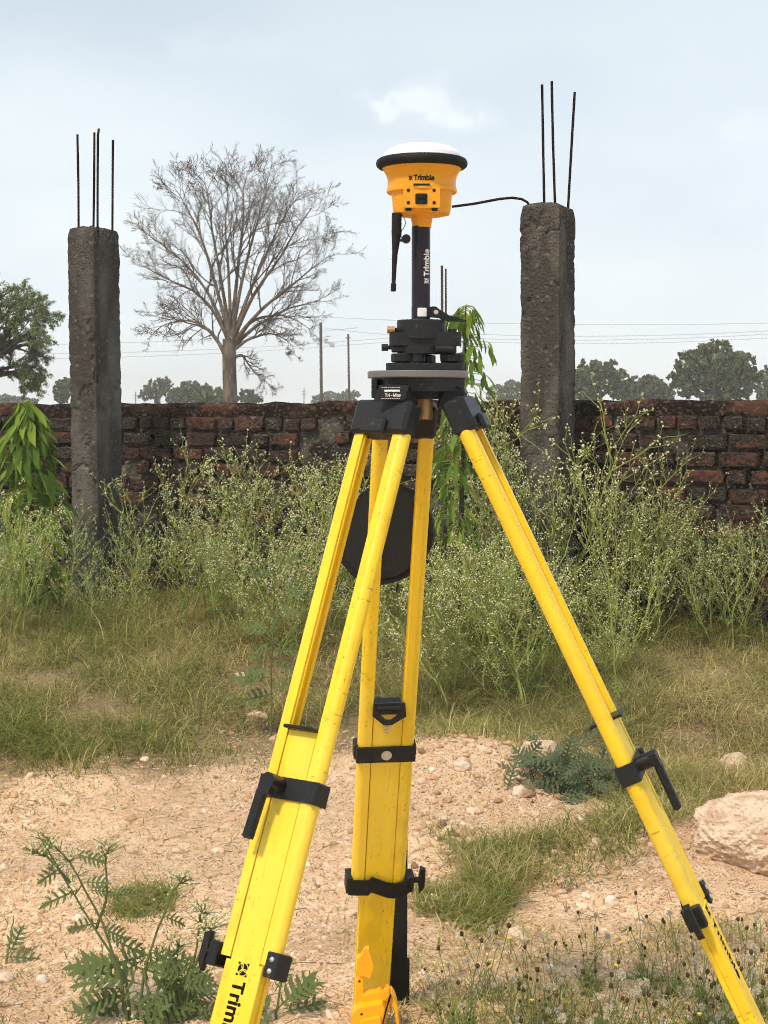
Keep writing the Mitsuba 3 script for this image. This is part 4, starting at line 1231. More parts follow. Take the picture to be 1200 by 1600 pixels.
# (px of the foot, py of the foot, py of the top)
ROW = [(-30, 985, 790), (20, 1000, 772), (55, 975, 800), (100, 980, 800), (150, 965, 838), (140, 950, 860), (205, 955, 790), (240, 965, 742), (262, 950, 702), (300, 970, 725), (330, 955, 765), (365, 965, 735), (400, 955, 720), (425, 975, 708), (455, 960, 715), (470, 985, 730),
       (505, 960, 735), (540, 975, 722), (560, 990, 745), (590, 965, 780), (625, 980, 790), (660, 970, 775), (690, 985, 800), (715, 965, 770), (740, 985, 700), (760, 970, 668), (785, 990, 640), (810, 975, 650), (845, 990, 612), (872, 1000, 640), (900, 985, 690), (930, 990, 725), (700, 1010, 830),
       (960, 980, 740), (1000, 985, 760), (1035, 975, 785), (1075, 980, 770), (1120, 975, 800), (1165, 980, 780), (1200, 975, 805), (1240, 985, 790), (180, 985, 850), (320, 985, 800), (230, 990, 820), (380, 990, 810), (520, 1000, 800), (1100, 990, 830), (780, 1010, 760), (830, 1015, 740), (880, 1020, 730)]
for px, py, top in ROW:
    g = on_ground(px, py)
    rel = (g - WALL_O) @ WALL_N
    if rel < 0.15:
        g = g + WALL_N * (0.16 - rel)
        g[2] = ground_z(g[0], g[1])
    H = (proj(g)[1] - top) / (FPX / g[1])
    k = thing('flowering_weed', next(l for a, l in PLACES if px < a), 'weed', GW + {0: '', 1: '', 2: ''}.get(0, ''))
    plant_weed(k, g, H * 1.0, int(rw.integers(5)), rw.uniform(0, 6.28), rw.normal(0, .10), rw.uniform(.9, 1.3))
GS = 'small white flowering weeds in the grass'
for i in range(34):
    px, py = rw.uniform(560, 1010), rw.uniform(985, 1120)
    if i > 22:
        px, py = rw.uniform(-30, 500), rw.uniform(955, 1010)
    g = on_ground(px, py)
    k = thing('low_weed', 'low pale weed with scattered tiny white heads standing in the grass behind the legs', 'weed', GS)
    plant_weed(k, g, rw.uniform(0.28, 0.5), 5 + int(rw.integers(2)), rw.uniform(0, 6.28), 0, 1.25)
for px, py, top, var, xs, tl, lab_ in ((965, 1115, 735, 1, .62, -.03, 'tall flowering weed growing nearest the right leg, its stems rising from the grass'), (1010, 1010, 705, 4, .8, .15, 'spreading white flowering weed right of the right pillar leaning to the right'),
                            (40, 1000, 800, 3, .9, 0, 'dense white flowering weed in front of the drooping sapling at the left edge'), (715, 1080, 870, 0, 1.3, 0.2, 'bushy weed leaning right between far leg and right leg')):
    g = on_ground(px, py)
    k = thing('flowering_weed', lab_, 'weed')
    plant_weed(k, g, (py - top) / (FPX / g[1]), var, px * 0.1, tl, xs)

# ------------------------------------------------------------------ trees
def colonise(base, fork, attract, step, reach, kill, seed, up=0.06, itmax=220, sag=0.0):
    """space colonisation: a trunk from base to fork, then branches growing towards the attraction points"""
    r = np.random.default_rng(seed)
    nt = max(2, int(np.linalg.norm(fork - base) / step))
    pts = [base + (fork - base) * k / nt + np.array([r.normal(0, step * .06), r.normal(0, step * .06), 0]) for k in range(nt + 1)]
    par = [-1] + list(range(nt))
    P_ = np.array(pts)
    par = np.array(par)
    att = attract.copy()
    for _ in range(itmax):
        if len(att) == 0:
            break
        tree = cKDTree(P_[nt // 2:])
        d, i = tree.query(att)
        i = i + nt // 2
        act = d < reach
        if not act.any():
            reach *= 1.3
            continue
        v = att[act] - P_[i[act]]
        v /= np.linalg.norm(v, axis=1, keepdims=True)
        acc = np.zeros_like(P_)
        np.add.at(acc, i[act], v)
        grow = np.nonzero(np.abs(acc).sum(1) > 0)[0]
        dd = acc[grow]
        dd /= np.linalg.norm(dd, axis=1, keepdims=True) + 1e-9
        prev = np.where(par[grow] >= 0, par[grow], 0)
        keep = P_[grow] - P_[prev]
        keep /= np.linalg.norm(keep, axis=1, keepdims=True) + 1e-9
        dd = dd + 0.45 * keep + r.normal(0, .22, dd.shape)
        dd[:, 2] += up
        dd /= np.linalg.norm(dd, axis=1, keepdims=True)
        new = P_[grow] + dd * step
        P_ = np.vstack([P_, new])
        par = np.concatenate([par, grow])
        dn, _i = cKDTree(new).query(att)
        att = att[dn > kill]
    return P_, par


def pipe(P_, par, tip, e):
    n = len(P_)
    w = np.zeros(n)
    child = np.bincount(par[1:], minlength=n)
    for k in range(n - 1, 0, -1):
        if w[k] == 0:
            w[k] = tip ** e
        w[par[k]] += w[k]
    w[0] = max(w[0], w[1])
    return w ** (1 / e), child


def tree_mesh(P_, par, rad, limit, sides=5):
    k = np.arange(1, len(P_))
    thick = rad[k] > limit
    a, b = segs(P_[par[k[thick]]], P_[k[thick]], np.minimum(rad[par[k[thick]]], rad[k[thick]] * 1.35), rad[k[thick]], 7), None
    t = k[~thick]
    b = segs(P_[par[t]], P_[t], np.minimum(rad[par[t]], rad[t] * 1.3), rad[t], 3)
    return a, b


# the bare tree
BT = thing('bare_tree', 'large leafless tree with a round fan of twigs beyond the wall', 'tree')
bd = 40.0
rt = np.random.default_rng(8)
sc_ = bd / FPX


def bp(px, py, dy=0.0):
    p = P(px, py, bd)
    p[1] += dy
    return p



def limb_tree(fork_pts, limbs, depth, seed, r0, dens=(10, 7, 5), ratio=(0.42, 0.42, 0.5), rise=0.25, dyr=2.2, minr=0.003, droop=0.0):
    """limbs drawn as curves through photograph pixels, each carried off in depth, then branched three times more"""
    r = np.random.default_rng(seed)
    SA, SB, RA, RB, LV, tips = [], [], [], [], [], []

    def run(pts, ra, rb, lv):
        n = len(pts)
        rr = ra + (rb - ra) * np.linspace(0, 1, n) ** 0.8
        SA.extend(pts[:-1]); SB.extend(pts[1:]); RA.extend(rr[:-1]); RB.extend(rr[1:]); LV.extend([lv] * (n - 1))
        return rr

    def grow(p, d, L, ra, lv):
        n = max(3, int(4 + L * 3)) if lv < 3 else 3
        pts = [p]
        bend = r.normal(0, .10, 3)
        for k in range(n):
            d = unit(d + bend * 0.5 + r.normal(0, .13, 3) + np.array([0, 0, rise * 0.16 - droop * 0.2 * k / n]))
            pts.append(pts[-1] + d * L / n)
        pts = np.array(pts)
        rr = run(pts, ra, max(ra * 0.35, minr), lv)
        spawn(pts, rr, L, lv)

    def spawn(pts, rr, L, lv):
        if lv >= 3:
            tips.append((pts[-1], pts[-1] - pts[-2]))
            return
        n = len(pts) - 1
        cnt = max(2, int(round(dens[lv] * r.uniform(.7, 1.3))))
        for k in range(cnt):
            f = 0.22 + 0.78 * (k + r.random()) / cnt
            q = min(f * n, n - 0.01)
            i = int(q)
            p = pts[i] + (pts[i + 1] - pts[i]) * (q - i)
            t = unit(pts[i + 1] - pts[i])
            side = r.normal(size=3)
            side = unit(side - (side @ t) * t)
            a = r.uniform(0.35, 0.95)
            d = unit(t * math.cos(a) + side * math.sin(a) + np.array([0, 0, rise * 0.35]))
            grow(p, d, L * ratio[lv] * (1.15 - 0.65 * f) * r.uniform(.6, 1.25), max(minr, min(rr[i] * 0.62, 0.03 if lv else 0.05)), lv + 1)
        tips.append((pts[-1], pts[-1] - pts[-2]))

    for lim in limbs:
        ctrl = np.array([P(x, y, depth) for x, y in lim], float)
        dyv = r.uniform(-dyr, dyr)
        n = len(ctrl)
        u = np.linspace(0, n - 1, 22)
        from scipy.interpolate import PchipInterpolator
        c = np.stack([PchipInterpolator(np.arange(n), ctrl[:, k])(u) for k in range(3)], 1)
        c[:, 1] += dyv * (u / (n - 1)) ** 1.1
        c += np.cumsum(r.normal(0, 0.012, c.shape), 0) * (np.linspace(0, 1, 22)[:, None])
        rr = run(c, r0 * r.uniform(.42, .6), max(minr * 1.5, r0 * 0.05), 0)
        spawn(c, rr, np.linalg.norm(np.diff(c, axis=0), axis=1).sum(), 0)
    tr = np.array([P(x, y, depth) for x, y in fork_pts])
    return tr, map(np.array, (SA, SB, RA, RB, LV)), tips


LIMBS = [[(352, 555), (335, 530), (312, 508), (262, 492), (205, 470)], [(350, 550), (318, 512), (280, 500), (235, 505), (195, 530)], [(357, 535), (330, 470), (285, 405), (240, 365), (205, 325)], [(358, 530), (335, 440), (305, 350), (275, 290), (255, 262)], [(359, 525), (345, 430), (330, 340), (322, 280), (312, 252)],
         [(360, 522), (358, 430), (352, 340), (358, 280), (350, 242)], [(362, 522), (370, 420), (378, 330), (376, 270), (384, 226)], [(363, 525), (380, 430), (402, 340), (418, 280), (424, 244)], [(364, 528), (392, 450), (425, 370), (450, 310), (478, 268)], [(365, 530), (400, 460), (445, 400), (480, 350), (518, 312)],
         [(366, 535), (410, 485), (460, 445), (505, 410), (548, 385)], [(367, 540), (405, 505), (450, 480), (500, 462), (545, 440)], [(368, 545), (395, 528), (425, 520), (455, 528), (478, 556)], [(368, 540), (400, 500), (440, 492), (480, 505), (512, 530)], [(366, 560), (378, 556), (390, 575), (412, 598), (436, 618)],
         [(360, 530), (350, 460), (360, 400), (330, 380), (300, 330)], [(362, 530), (380, 470), (400, 420), (440, 350), (440, 290)], [(358, 535), (330, 480), (300, 450), (260, 430), (200, 400)], [(364, 530), (372, 460), (395, 380), (400, 320), (408, 262)]]
LIMBS = [[(361 + (x - 361) * k, 530 + (y - 530) * k) for (x, y), k in zip(l, np.linspace(1, 0.88, len(l)))] for l in LIMBS[:15] + LIMBS[17:18]]
tr, (SA, SB, RA, RB, LV), tips = limb_tree([(358, 632), (360, 530)], LIMBS, bd, 14, 0.105, dens=(13, 8, 7), ratio=(0.40, 0.46, 0.52), rise=0.2, minr=0.0034)
b0 = tr[0].copy(); b0[2] = -0.32
tz = np.linspace(0, 1, 12)[:, None]
tp = b0 + (tr[1] - b0) * tz + np.stack([0.03 * np.sin(tz[:, 0] * 5), 0 * tz[:, 0], 0 * tz[:, 0]], 1)
big = RA > 0.03
put('trunk', [tube(tp, 0.20 - 0.035 * tz[:, 0] + 0.05 * np.clip(1 - tz[:, 0] * 5, 0, 1), 16), segs(SA[big], SB[big], RA[big] * 1.02, RB[big], 8)], 'bark', BT, smooth=50)
fine = ~big
print('bare tree segs', len(SA), big.sum())
tag(put('twigs', segs(SA[fine], SB[fine], RA[fine], RB[fine], 3), 'twig_mat', BT), kind='stuff')


def leaf_tree(name, label, cat, px, pbase, depth, blobs, seed, leaf, nleaf, cols, zbase=-0.3, natt=500, tipr=0.010, trunk_r=None, droop=0.0, fork=None, mat='leaf_far', group=None, sp=0.5, lim=.02, wood='dark_bark'):
    """crown given as ellipses in photograph pixels (cx, cy, rx, ry), built round as a volume at its distance"""
    r = np.random.default_rng(seed)
    s = depth / FPX
    t = thing(name, label, cat, group)
    A = []
    area = sum(b[2] * b[3] for b in blobs)
    for cx_, cy_, rx, ry in blobs:
        n = int(natt * rx * ry / area) + 8
        v = r.normal(size=(n, 3))
        v /= np.linalg.norm(v, axis=1, keepdims=True)
        v *= (0.35 + 0.65 * r.random(n) ** 0.5)[:, None]
        c = P(cx_, cy_, depth)
        A.append(c + v * np.array([rx * s, (rx + ry) / 2 * s, ry * s]))
    A = np.vstack(A)
    b0 = P(px, pbase, depth)
    b0[2] = zbase
    f0 = P(*(fork or (px, pbase - 6)), depth)
    size = math.sqrt(area / math.pi) * s
    N_, par_ = colonise(b0, f0, A, size * 0.09, size * 3, size * 0.13, seed, up=0.02, itmax=120)
    rad_, ch = pipe(N_, par_, tipr, 2.3)
    if trunk_r:
        rad_ = np.minimum(rad_, trunk_r)
    a_, b_ = tree_mesh(N_, par_, rad_, lim, 5)
    put('trunk', [a_, b_], wood, t)
    tips = np.nonzero((rad_ < tipr * 3.2) & (np.arange(len(N_)) > 3))[0]
    kk = r.choice(tips, nleaf)
    # leaves sit in sprays along short twigs
    tv = N_[kk] - N_[par_[kk]]
    tv /= np.linalg.norm(tv, axis=1, keepdims=True) + 1e-9
    nsp = 8
    sprays = nleaf // nsp
    ks = kk[:sprays]
    sd = tv[:sprays] + r.normal(0, .6, (sprays, 3))
    sd /= np.linalg.norm(sd, axis=1, keepdims=True)
    sd[:, 2] -= droop
    q = np.repeat(np.arange(sprays), nsp)
    tt_ = np.tile(np.linspace(0.1, 1, nsp), sprays)
    C = N_[ks][q] + sd[q] * (tt_ * size * sp * r.uniform(.2, .5, sprays)[q])[:, None] + r.normal(0, size * 0.02, (len(q), 3))
    lf = trimesh.Trimesh([[-.5, 0, 0], [0, .28, .05], [.5, 0, 0], [0, -.28, .05]], [[0, 1, 2], [0, 2, 3]], process=False)
    m = scatter(lf, C, r.uniform(.7, 1.3, len(C)) * leaf, rng=r)
    c1 = np.asarray(cols, float)
    cl = c1[r.integers(len(c1), size=sprays)][q] * r.uniform(.85, 1.15, (len(q), 1))
    tag(put('crown', m, mat, t, color=np.repeat(cl, 4, 0)), kind='stuff')
    return t


AC = [(0.10, 0.155, 0.07), (0.075, 0.12, 0.055), (0.13, 0.18, 0.085)]
AT = thing('green_tree', 'feathery green tree with drooping outer sprays at the left edge beyond the wall', 'tree')
ad = 27.0
AL = [[(-60, 600), (-30, 540), (10, 480), (40, 440), (58, 428)], [(-60, 600), (-20, 550), (30, 500), (65, 470), (92, 462)], [(-60, 605), (-10, 565), (40, 535), (75, 515), (98, 518)], [(-60, 610), (-10, 580), (35, 565), (60, 570), (82, 600)], [(-60, 612), (-15, 590), (20, 585), (40, 600), (55, 622)],
      [(-60, 600), (-40, 530), (-20, 470), (0, 430), (10, 416)], [(-60, 600), (-70, 520), (-60, 450), (-50, 420), (-40, 408)], [(-60, 600), (-100, 540), (-130, 490), (-150, 460), (-160, 450)], [(-60, 605), (-110, 570), (-150, 560), (-180, 570), (-190, 590)], [(-60, 600), (-20, 530), (20, 470), (22, 440), (30, 425)],
      [(-60, 602), (0, 555), (50, 530), (80, 540), (96, 565)], [(-60, 602), (0, 540), (40, 490), (70, 450), (80, 446)], [(-60, 602), (-5, 560), (25, 520), (50, 500), (70, 490)]]
AL = [[(-60 + (x + 60) * k, 600 + (y - 600) * k) for (x, y), k in zip(l, np.linspace(1, 0.78, len(l)))] for l in AL]
tr, (SA, SB, RA, RB, LV), tips = limb_tree([(-60, 640), (-60, 605)], AL, ad, 15, 0.10, dens=(9, 6, 4), ratio=(0.34, 0.44, 0.5), rise=0.1, dyr=1.1, minr=0.003, droop=0.5)
b0 = tr[0].copy(); b0[2] = -0.32
put('trunk', [tube([b0, tr[1]], [0.14, 0.11], 12), segs(SA, SB, RA, RB, 5)], 'dark_bark', AT)
ra_ = np.random.default_rng(16)
sel = np.nonzero(LV >= 3)[0]
sel = np.repeat(sel, 5)
tt_ = ra_.random(len(sel))[:, None]
C = SA[sel] + (SB[sel] - SA[sel]) * tt_ + ra_.normal(0, 0.02, (len(sel), 3))
lfm = trimesh.Trimesh([[-.5, 0, 0], [0, .2, .05], [.5, 0, 0], [0, -.2, .05]], [[0, 1, 2], [0, 2, 3]], process=False)
cl = np.array([(0.19, 0.25, 0.10), (0.14, 0.19, 0.08), (0.24, 0.30, 0.13)])[ra_.integers(3, size=len(sel))] * ra_.uniform(.8, 1.2, (len(sel), 1))
tag(put('crown', scatter(lfm, C, ra_.uniform(.025, .05, len(sel)), rng=ra_), 'leaf_far', AT, color=np.repeat(cl, 4, 0)), kind='stuff')
print('acacia leaves', len(sel))
FC = [(0.10, 0.13, 0.05), (0.075, 0.10, 0.04), (0.13, 0.155, 0.065)]
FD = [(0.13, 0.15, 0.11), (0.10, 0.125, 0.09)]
leaf_tree('green_tree', 'flat topped dense green tree at the right edge beyond the wall', 'tree', 1130, 640, 75.0, [(1118, 575, 70, 32), (1150, 590, 40, 26), (1080, 595, 34, 28), (1112, 556, 40, 22), (1125, 610, 55, 18)], 52, 0.24, 13000, FC, natt=800, tipr=0.022, fork=(1122, 622), trunk_r=.3, lim=.06, sp=.35)
leaf_tree('green_tree', 'dark green rounded tree just right of the right pillar beyond the wall', 'tree', 935, 640, 85.0, [(935, 588, 40, 28), (915, 600, 30, 30), (962, 600, 26, 22)], 53, 0.26, 8000, FC, natt=500, tipr=0.025, fork=(935, 620), trunk_r=.3, lim=.06, sp=.35)
leaf_tree('green_tree', 'low green tree between the two larger trees on the right beyond the wall', 'tree', 1010, 640, 95.0, [(1010, 606, 34, 22), (985, 612, 22, 20), (1040, 614, 18, 16)], 54, 0.28, 6000, FC, natt=400, tipr=0.025, fork=(1010, 625), trunk_r=.3, lim=.06, sp=.35)
leaf_tree('green_tree', 'green tree cut off by the right edge behind the flat topped tree', 'tree', 1200, 640, 100.0, [(1195, 605, 22, 30), (1215, 600, 30, 34)], 55, 0.28, 3500, FC, natt=300, tipr=0.025, fork=(1200, 622), trunk_r=.3, lim=.06, sp=.35)
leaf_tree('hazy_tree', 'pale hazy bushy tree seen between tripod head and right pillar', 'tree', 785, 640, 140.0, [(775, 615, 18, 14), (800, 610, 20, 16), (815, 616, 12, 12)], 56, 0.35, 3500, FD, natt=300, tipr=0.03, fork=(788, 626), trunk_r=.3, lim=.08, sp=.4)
leaf_tree('hazy_tree', 'dark leafy tree behind the bare tree at its left', 'tree', 330, 640, 110.0, [(300, 614, 34, 18), (325, 618, 30, 16), (275, 618, 22, 14)], 57, 0.3, 6000, FC, natt=300, tipr=0.03, fork=(310, 628), trunk_r=.3, lim=.08, sp=.4)
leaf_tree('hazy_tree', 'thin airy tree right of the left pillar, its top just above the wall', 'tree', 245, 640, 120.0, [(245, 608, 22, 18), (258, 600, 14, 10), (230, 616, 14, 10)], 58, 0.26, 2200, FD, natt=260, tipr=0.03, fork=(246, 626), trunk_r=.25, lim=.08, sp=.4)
leaf_tree('hazy_tree', 'low green bush right of the bare tree trunk', 'bush', 385, 640, 110.0, [(385, 620, 18, 12), (400, 624, 12, 8)], 59, 0.28, 1600, FC, natt=150, tipr=0.03, fork=(386, 628), trunk_r=.25, lim=.08, sp=.4)
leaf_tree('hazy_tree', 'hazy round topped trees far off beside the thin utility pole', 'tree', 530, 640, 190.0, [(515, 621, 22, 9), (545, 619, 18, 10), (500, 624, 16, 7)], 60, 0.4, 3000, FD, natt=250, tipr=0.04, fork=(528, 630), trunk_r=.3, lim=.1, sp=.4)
leaf_tree('green_tree', 'small green tree touching the left side of the left pillar', 'tree', 96, 640, 100.0, [(97, 612, 14, 20), (105, 600, 10, 10)], 61, 0.26, 2200, FC, natt=200, tipr=0.025, fork=(97, 628), trunk_r=.25, lim=.08, sp=.4)
leaf_tree('hazy_tree', 'low hazy treeline bush at the left edge above the wall', 'bush', 20, 640, 150.0, [(10, 626, 26, 10), (40, 629, 22, 8)], 62, 0.35, 2400, FD, natt=200, tipr=0.03, fork=(22, 632), trunk_r=.25, lim=.08, sp=.4)
# a palm's fan of fronds by the bare tree
PT = thing('palm', 'small palm with spiky fronds left of the bare tree trunk', 'palm')
pd_ = 60.0
r = np.random.default_rng(3)
b0 = P(322, 634, pd_)
put('trunk', segs([b0 - [0, 0, 1.2]], [b0], 0.12, 0.10, 7), 'dark_bark', PT)
fr = []
for k in range(26):
    az, el = r.uniform(0, 6.28), r.uniform(0.15, 1.2)
    d = np.array([math.cos(az) * math.cos(el), math.sin(az) * math.cos(el), math.sin(el)])
    fr.append(orient(strip_leaf(r.uniform(0.8, 1.15), 0.10, r.uniform(.3, .7)), b0, d))
put('frond', fr, diff((0.085, 0.13, 0.05)), PT)
tag(PT + '__frond', kind='stuff')

# ------------------------------------------------------------------ utility poles and wires
def upole(label, px, ptop, depth, w, tilt, arms):
    k = thing('utility_pole', label, 'utility pole')
    b = P(px, 640, depth)
    b[2] = -0.4
    t = P(px + tilt, ptop, depth)
    s = depth / FPX
    put('post', tube([b, t], [w * s * .55, w * s * .45], 10), 'pole_grey', k, smooth=40)
    for dy, half in arms:
        c = P(px + tilt, ptop + dy, depth)
        put('cross_arm', segs([c - [half * s, 0, 0]], [c + [half * s, 0, 0]], w * s * .22, w * s * .22, 6), 'pole_grey', k)


upole('taller dark utility pole between bare tree and tripod', 503, 504, 62.0, 5.0, -2, [])
upole('thinner utility pole with a bracket on top just left of the tripod', 547, 522, 70.0, 3.6, -3, [(6, 4)])
upole('tiny far pole with cross arms left of the taller utility pole', 475, 606, 180.0, 1.5, 0, [(6, 5), (10, 4)])
upole('tiny far pole with cross arms right of the bare tree', 212, 612, 180.0, 1.5, 0, [(6, 4), (10, 3)])
wr = np.random.default_rng(2)
WIRES = [((-60, 538), (560, 512), 'left'), ((-60, 552), (620, 527), 'left'), ((-60, 560), (620, 533), 'left'), ((480, 494), (1260, 503), 'right'), ((690, 520), (1260, 513), 'right'), ((690, 527), (1260, 518), 'right'), ((690, 532), (1260, 524), 'right'), ((480, 508), (760, 522), 'right')]
for i, (p0, p1, side) in enumerate(WIRES):
    a, b = P(*p0, 66), P(*p1, 66)
    t = np.linspace(0, 1, 24)[:, None]
    pts = a + (b - a) * t - np.array([0, 0, 1]) * 0.22 * (4 * t * (1 - t))
    k = thing('overhead_wire', f'thin overhead wire crossing the sky {side} of the tripod', 'wire', f'overhead wires {side} of the tripod')
    scene[k] = mikit.ply(tube(pts, 0.0075, 4), 'wire_mat')

# ------------------------------------------------------------------ drooping saplings and the stakes
def sapling(label, top, base_px, widths, depth, n, seed, Lr, zb, cols):
    """tall narrow tree with hanging lance leaves; widths: (py, left px, right px)"""
    r = np.random.default_rng(seed)
    t = thing('sapling', label, 'tree')
    a, b = P(*base_px, depth), P(*top, depth)
    a[2] = zb
    put('trunk', tube([a, a * .5 + b * .5 + [0.01, 0, 0], b], [0.016, 0.012, 0.004], 8), 'dark_bark', t, smooth=True)
    ys = np.array([w[0] for w in widths], float)
    s = depth / FPX
    tw = []
    for k in range(n):
        py = r.uniform(ys[0], ys[-1]) if k > n * .2 else ys[0] + (ys[-1] - ys[0]) * r.random() ** 2 * .5
        l, rr_ = np.interp(py, ys, [w[1] for w in widths]), np.interp(py, ys, [w[2] for w in widths])
        cx_, hw = (l + rr_) / 2, (rr_ - l) / 2
        ang = r.uniform(0, 2 * math.pi)
        f = r.random() ** 0.4
        pos = P(cx_ + hw * f * math.cos(ang), py, depth)
        pos[1] += hw * s * f * math.sin(ang)
        L = r.uniform(*Lr)
        pos[2] += L * 0.2
        out = np.array([math.cos(ang), math.sin(ang), 0])
        d = out * r.uniform(.1, .9) + np.array([0, 0, -1.0]) + r.normal(0, .14, 3)
        lf = strip_leaf(1.0, r.uniform(.2, .27), r.uniform(-.2, .3), 4, 0.25)
        lf.vertices[:, 1] += 0.04 * np.sin(lf.vertices[:, 0] * r.uniform(5, 9))
        m = orient(lf, pos, d, out + r.normal(0, .4, 3), L)
        c = np.asarray(cols)[r.integers(len(cols))] * r.uniform(.8, 1.2)
        key = key_of('leaf', t)
        scene[key] = mikit.ply(m, f'sap_leaf_{int(r.integers(4))}', smooth=True)
        stem0 = P(np.interp(py, [top[1], base_px[1]], [top[0], base_px[0]]), py - 10, depth)
        tw.append((stem0, pos))
    tw = np.array(tw)
    tag(put('twigs', segs(tw[:, 0], tw[:, 1], 0.0022, 0.0014, 4), 'weed_stem_mat', t), kind='stuff')


for i, c in enumerate([(0.19, 0.31, 0.05), (0.13, 0.235, 0.04), (0.27, 0.38, 0.065), (0.095, 0.17, 0.033)]):
    scene[f'sap_leaf_{i}'] = leafmat(c, 0.8, 0.35)
sapling('young tree with long drooping green leaves at the left edge before the wall', (42, 628), (52, 950), [(636, 30, 52), (670, 18, 68), (720, 2, 80), (770, -8, 96), (815, -14, 102), (860, 10, 104), (930, 40, 92)], 9.5, 300, 31, (0.12, 0.20), 0.25, [(0, 0, 0)])
sapling('tall young tree with long drooping leaves right behind the tripod head', (728, 478), (712, 960), [(486, 716, 742), (505, 698, 752), (545, 690, 768), (590, 700, 764), (650, 690, 752), (720, 680, 735), (790, 680, 730), (850, 690, 745)], 8.4, 260, 32, (0.07, 0.13), 0.25, [(0, 0, 0)])
for i, (x0, y0, x1, dd, w_, lb) in enumerate(((690.5, 415, 691, 8.55, 4.2, 'taller grey wooden stake beside the sapling right of the dark pole'), (696.5, 420, 696, 8.5, 3.4, 'shorter grey wooden stake tied next to the taller one'))):
    k = thing('wooden_stake', lb, 'stake')
    b = P(x1, 960, dd)
    b[2] = 0.2
    tp = P(x0, y0, dd)
    scene[k] = mikit.ply(tube([b, b * .5 + tp * .5 + [0.004, 0, 0], tp], [w_ * dd / FPX * .65, w_ * dd / FPX * .6, w_ * dd / FPX * .45], 7), 'wood_post', smooth=40)

# ------------------------------------------------------------------ leafy weed in the foreground, left
def leafy_herb(label, stems, leaves, depth_of, seed, name='leafy_weed', mat='herb_leaf_mat', heads=True, cat='weed'):
    """stems: lists of (px, py); leaves: (px, py, direction px dx, dy, length px)"""
    r = np.random.default_rng(seed)
    t = thing(name, label, cat)
    d = depth_of
    s = d / FPX
    for st in stems:
        jit = r.uniform(-0.09, 0.09)
        pts = [P(x, y, d) for x, y in st]
        n = len(pts)
        w = np.array(pts)
        w[:, 1] += np.linspace(0, jit, n)
        tt_ = np.linspace(0, n - 1, 14)
        w = np.stack([np.interp(tt_, np.arange(n), w[:, c]) for c in range(3)], 1)
        w += r.normal(0, 0.0012, w.shape)
        put('stem', tube(w, np.linspace(0.0042, 0.0016, len(w)), 7), 'herb_stem_mat', t, smooth=True)
        if heads:
            hs = []
            tw = []
            for _ in range(40):
                f = 1 - r.random() * 0.33
                q = w[int(f * 13)]
                h = q + np.array([r.normal(0, .022), r.normal(0, .022), r.uniform(.0, .035)])
                hs.append(h)
                tw.append((q, h))
            tw = np.array(tw)
            put('flower_twigs', segs(tw[:, 0], tw[:, 1], 0.0010, 0.0008, 4), 'herb_stem_mat', t)
            tag(f'{t}__flower_twigs', kind='stuff')
            tag(put('flower_head', scatter(trimesh.creation.icosphere(1), np.array(hs), r.uniform(.0022, .0042, len(hs)), rng=r), 'herb_head_mat', t), kind='stuff')
    for px, py, dx, dy, L in leaves:
        pos = P(px, py, d) + np.array([0, r.uniform(-.06, .06), 0])
        dirv = np.array([dx, r.normal(0, .45) * abs(L) / 60, -dy], float)
        dirv = unit(np.array([dx / 30, r.normal(0, .5), -dy / 30]))
        m = lobed_leaf(L * s, L * s * r.uniform(.5, .66), int(r.integers(5, 7)), r, r.uniform(.15, .5))
        key = key_of('leaf', t)
        scene[key] = mikit.ply(orient(m, pos, dirv, unit(np.array([r.normal(0, .3), -.75, .7]))), mat)


scene['herb_stem_mat'] = diff((0.13, 0.17, 0.07))
scene['herb_head_mat'] = diff((0.55, 0.58, 0.33))
rl = np.random.default_rng(12)
stA = [[(205, 1620), (198, 1528), (150, 1450), (110, 1380), (62, 1300)], [(205, 1620), (190, 1520), (160, 1420), (120, 1340), (75, 1285)], [(210, 1620), (225, 1515), (250, 1440), (275, 1385), (298, 1378)], [(150, 1450), (170, 1400), (172, 1330), (180, 1310)],
       [(110, 1380), (75, 1340), (50, 1335)], [(225, 1515), (235, 1560), (230, 1620)]]
stB = [[(285, 1640), (292, 1570), (305, 1490), (312, 1430), (325, 1432)], [(285, 1640), (280, 1560), (268, 1500), (280, 1478)], [(300, 1520), (320, 1470), (330, 1440)]]
lvA = [(150, 1450, -60, 10, 62), (120, 1395, -60, 15, 70), (95, 1360, -50, 30, 55), (130, 1400, 55, 5, 45), (160, 1440, 50, 25, 55), (135, 1370, 60, -5, 45), (115, 1335, 55, 15, 55), (100, 1330, -40, 30, 45), (185, 1500, -70, 15, 88), (190, 1515, -80, -10, 100), (195, 1540, -75, 30, 95), (200, 1545, 60, 25, 80),
       (200, 1560, -60, 45, 100), (210, 1560, 70, 40, 95), (215, 1590, -70, 25, 110), (225, 1580, 65, 10, 95), (240, 1470, 50, 25, 50), (250, 1440, 55, 20, 45), (235, 1500, 55, 30, 60), (165, 1400, 45, -10, 45), (90, 1320, -30, -20, 35), (250, 1410, -40, 25, 40), (215, 1530, 45, -30, 70), (170, 1475, 60, 20, 60), (220, 1600, 30, -40, 80), (240, 1600, 70, -10, 90), (180, 1600, -70, -15, 100)]
lvB = [(290, 1580, -50, 20, 60), (295, 1560, 55, 20, 60), (288, 1600, 60, 5, 70), (285, 1590, -60, -5, 70), (300, 1510, 45, 25, 48), (305, 1490, -45, 20, 45), (312, 1450, 40, 22, 40), (280, 1540, -45, 25, 55), (290, 1530, 55, -5, 60), (300, 1600, 60, -30, 80), (275, 1510, -40, 20, 45)]
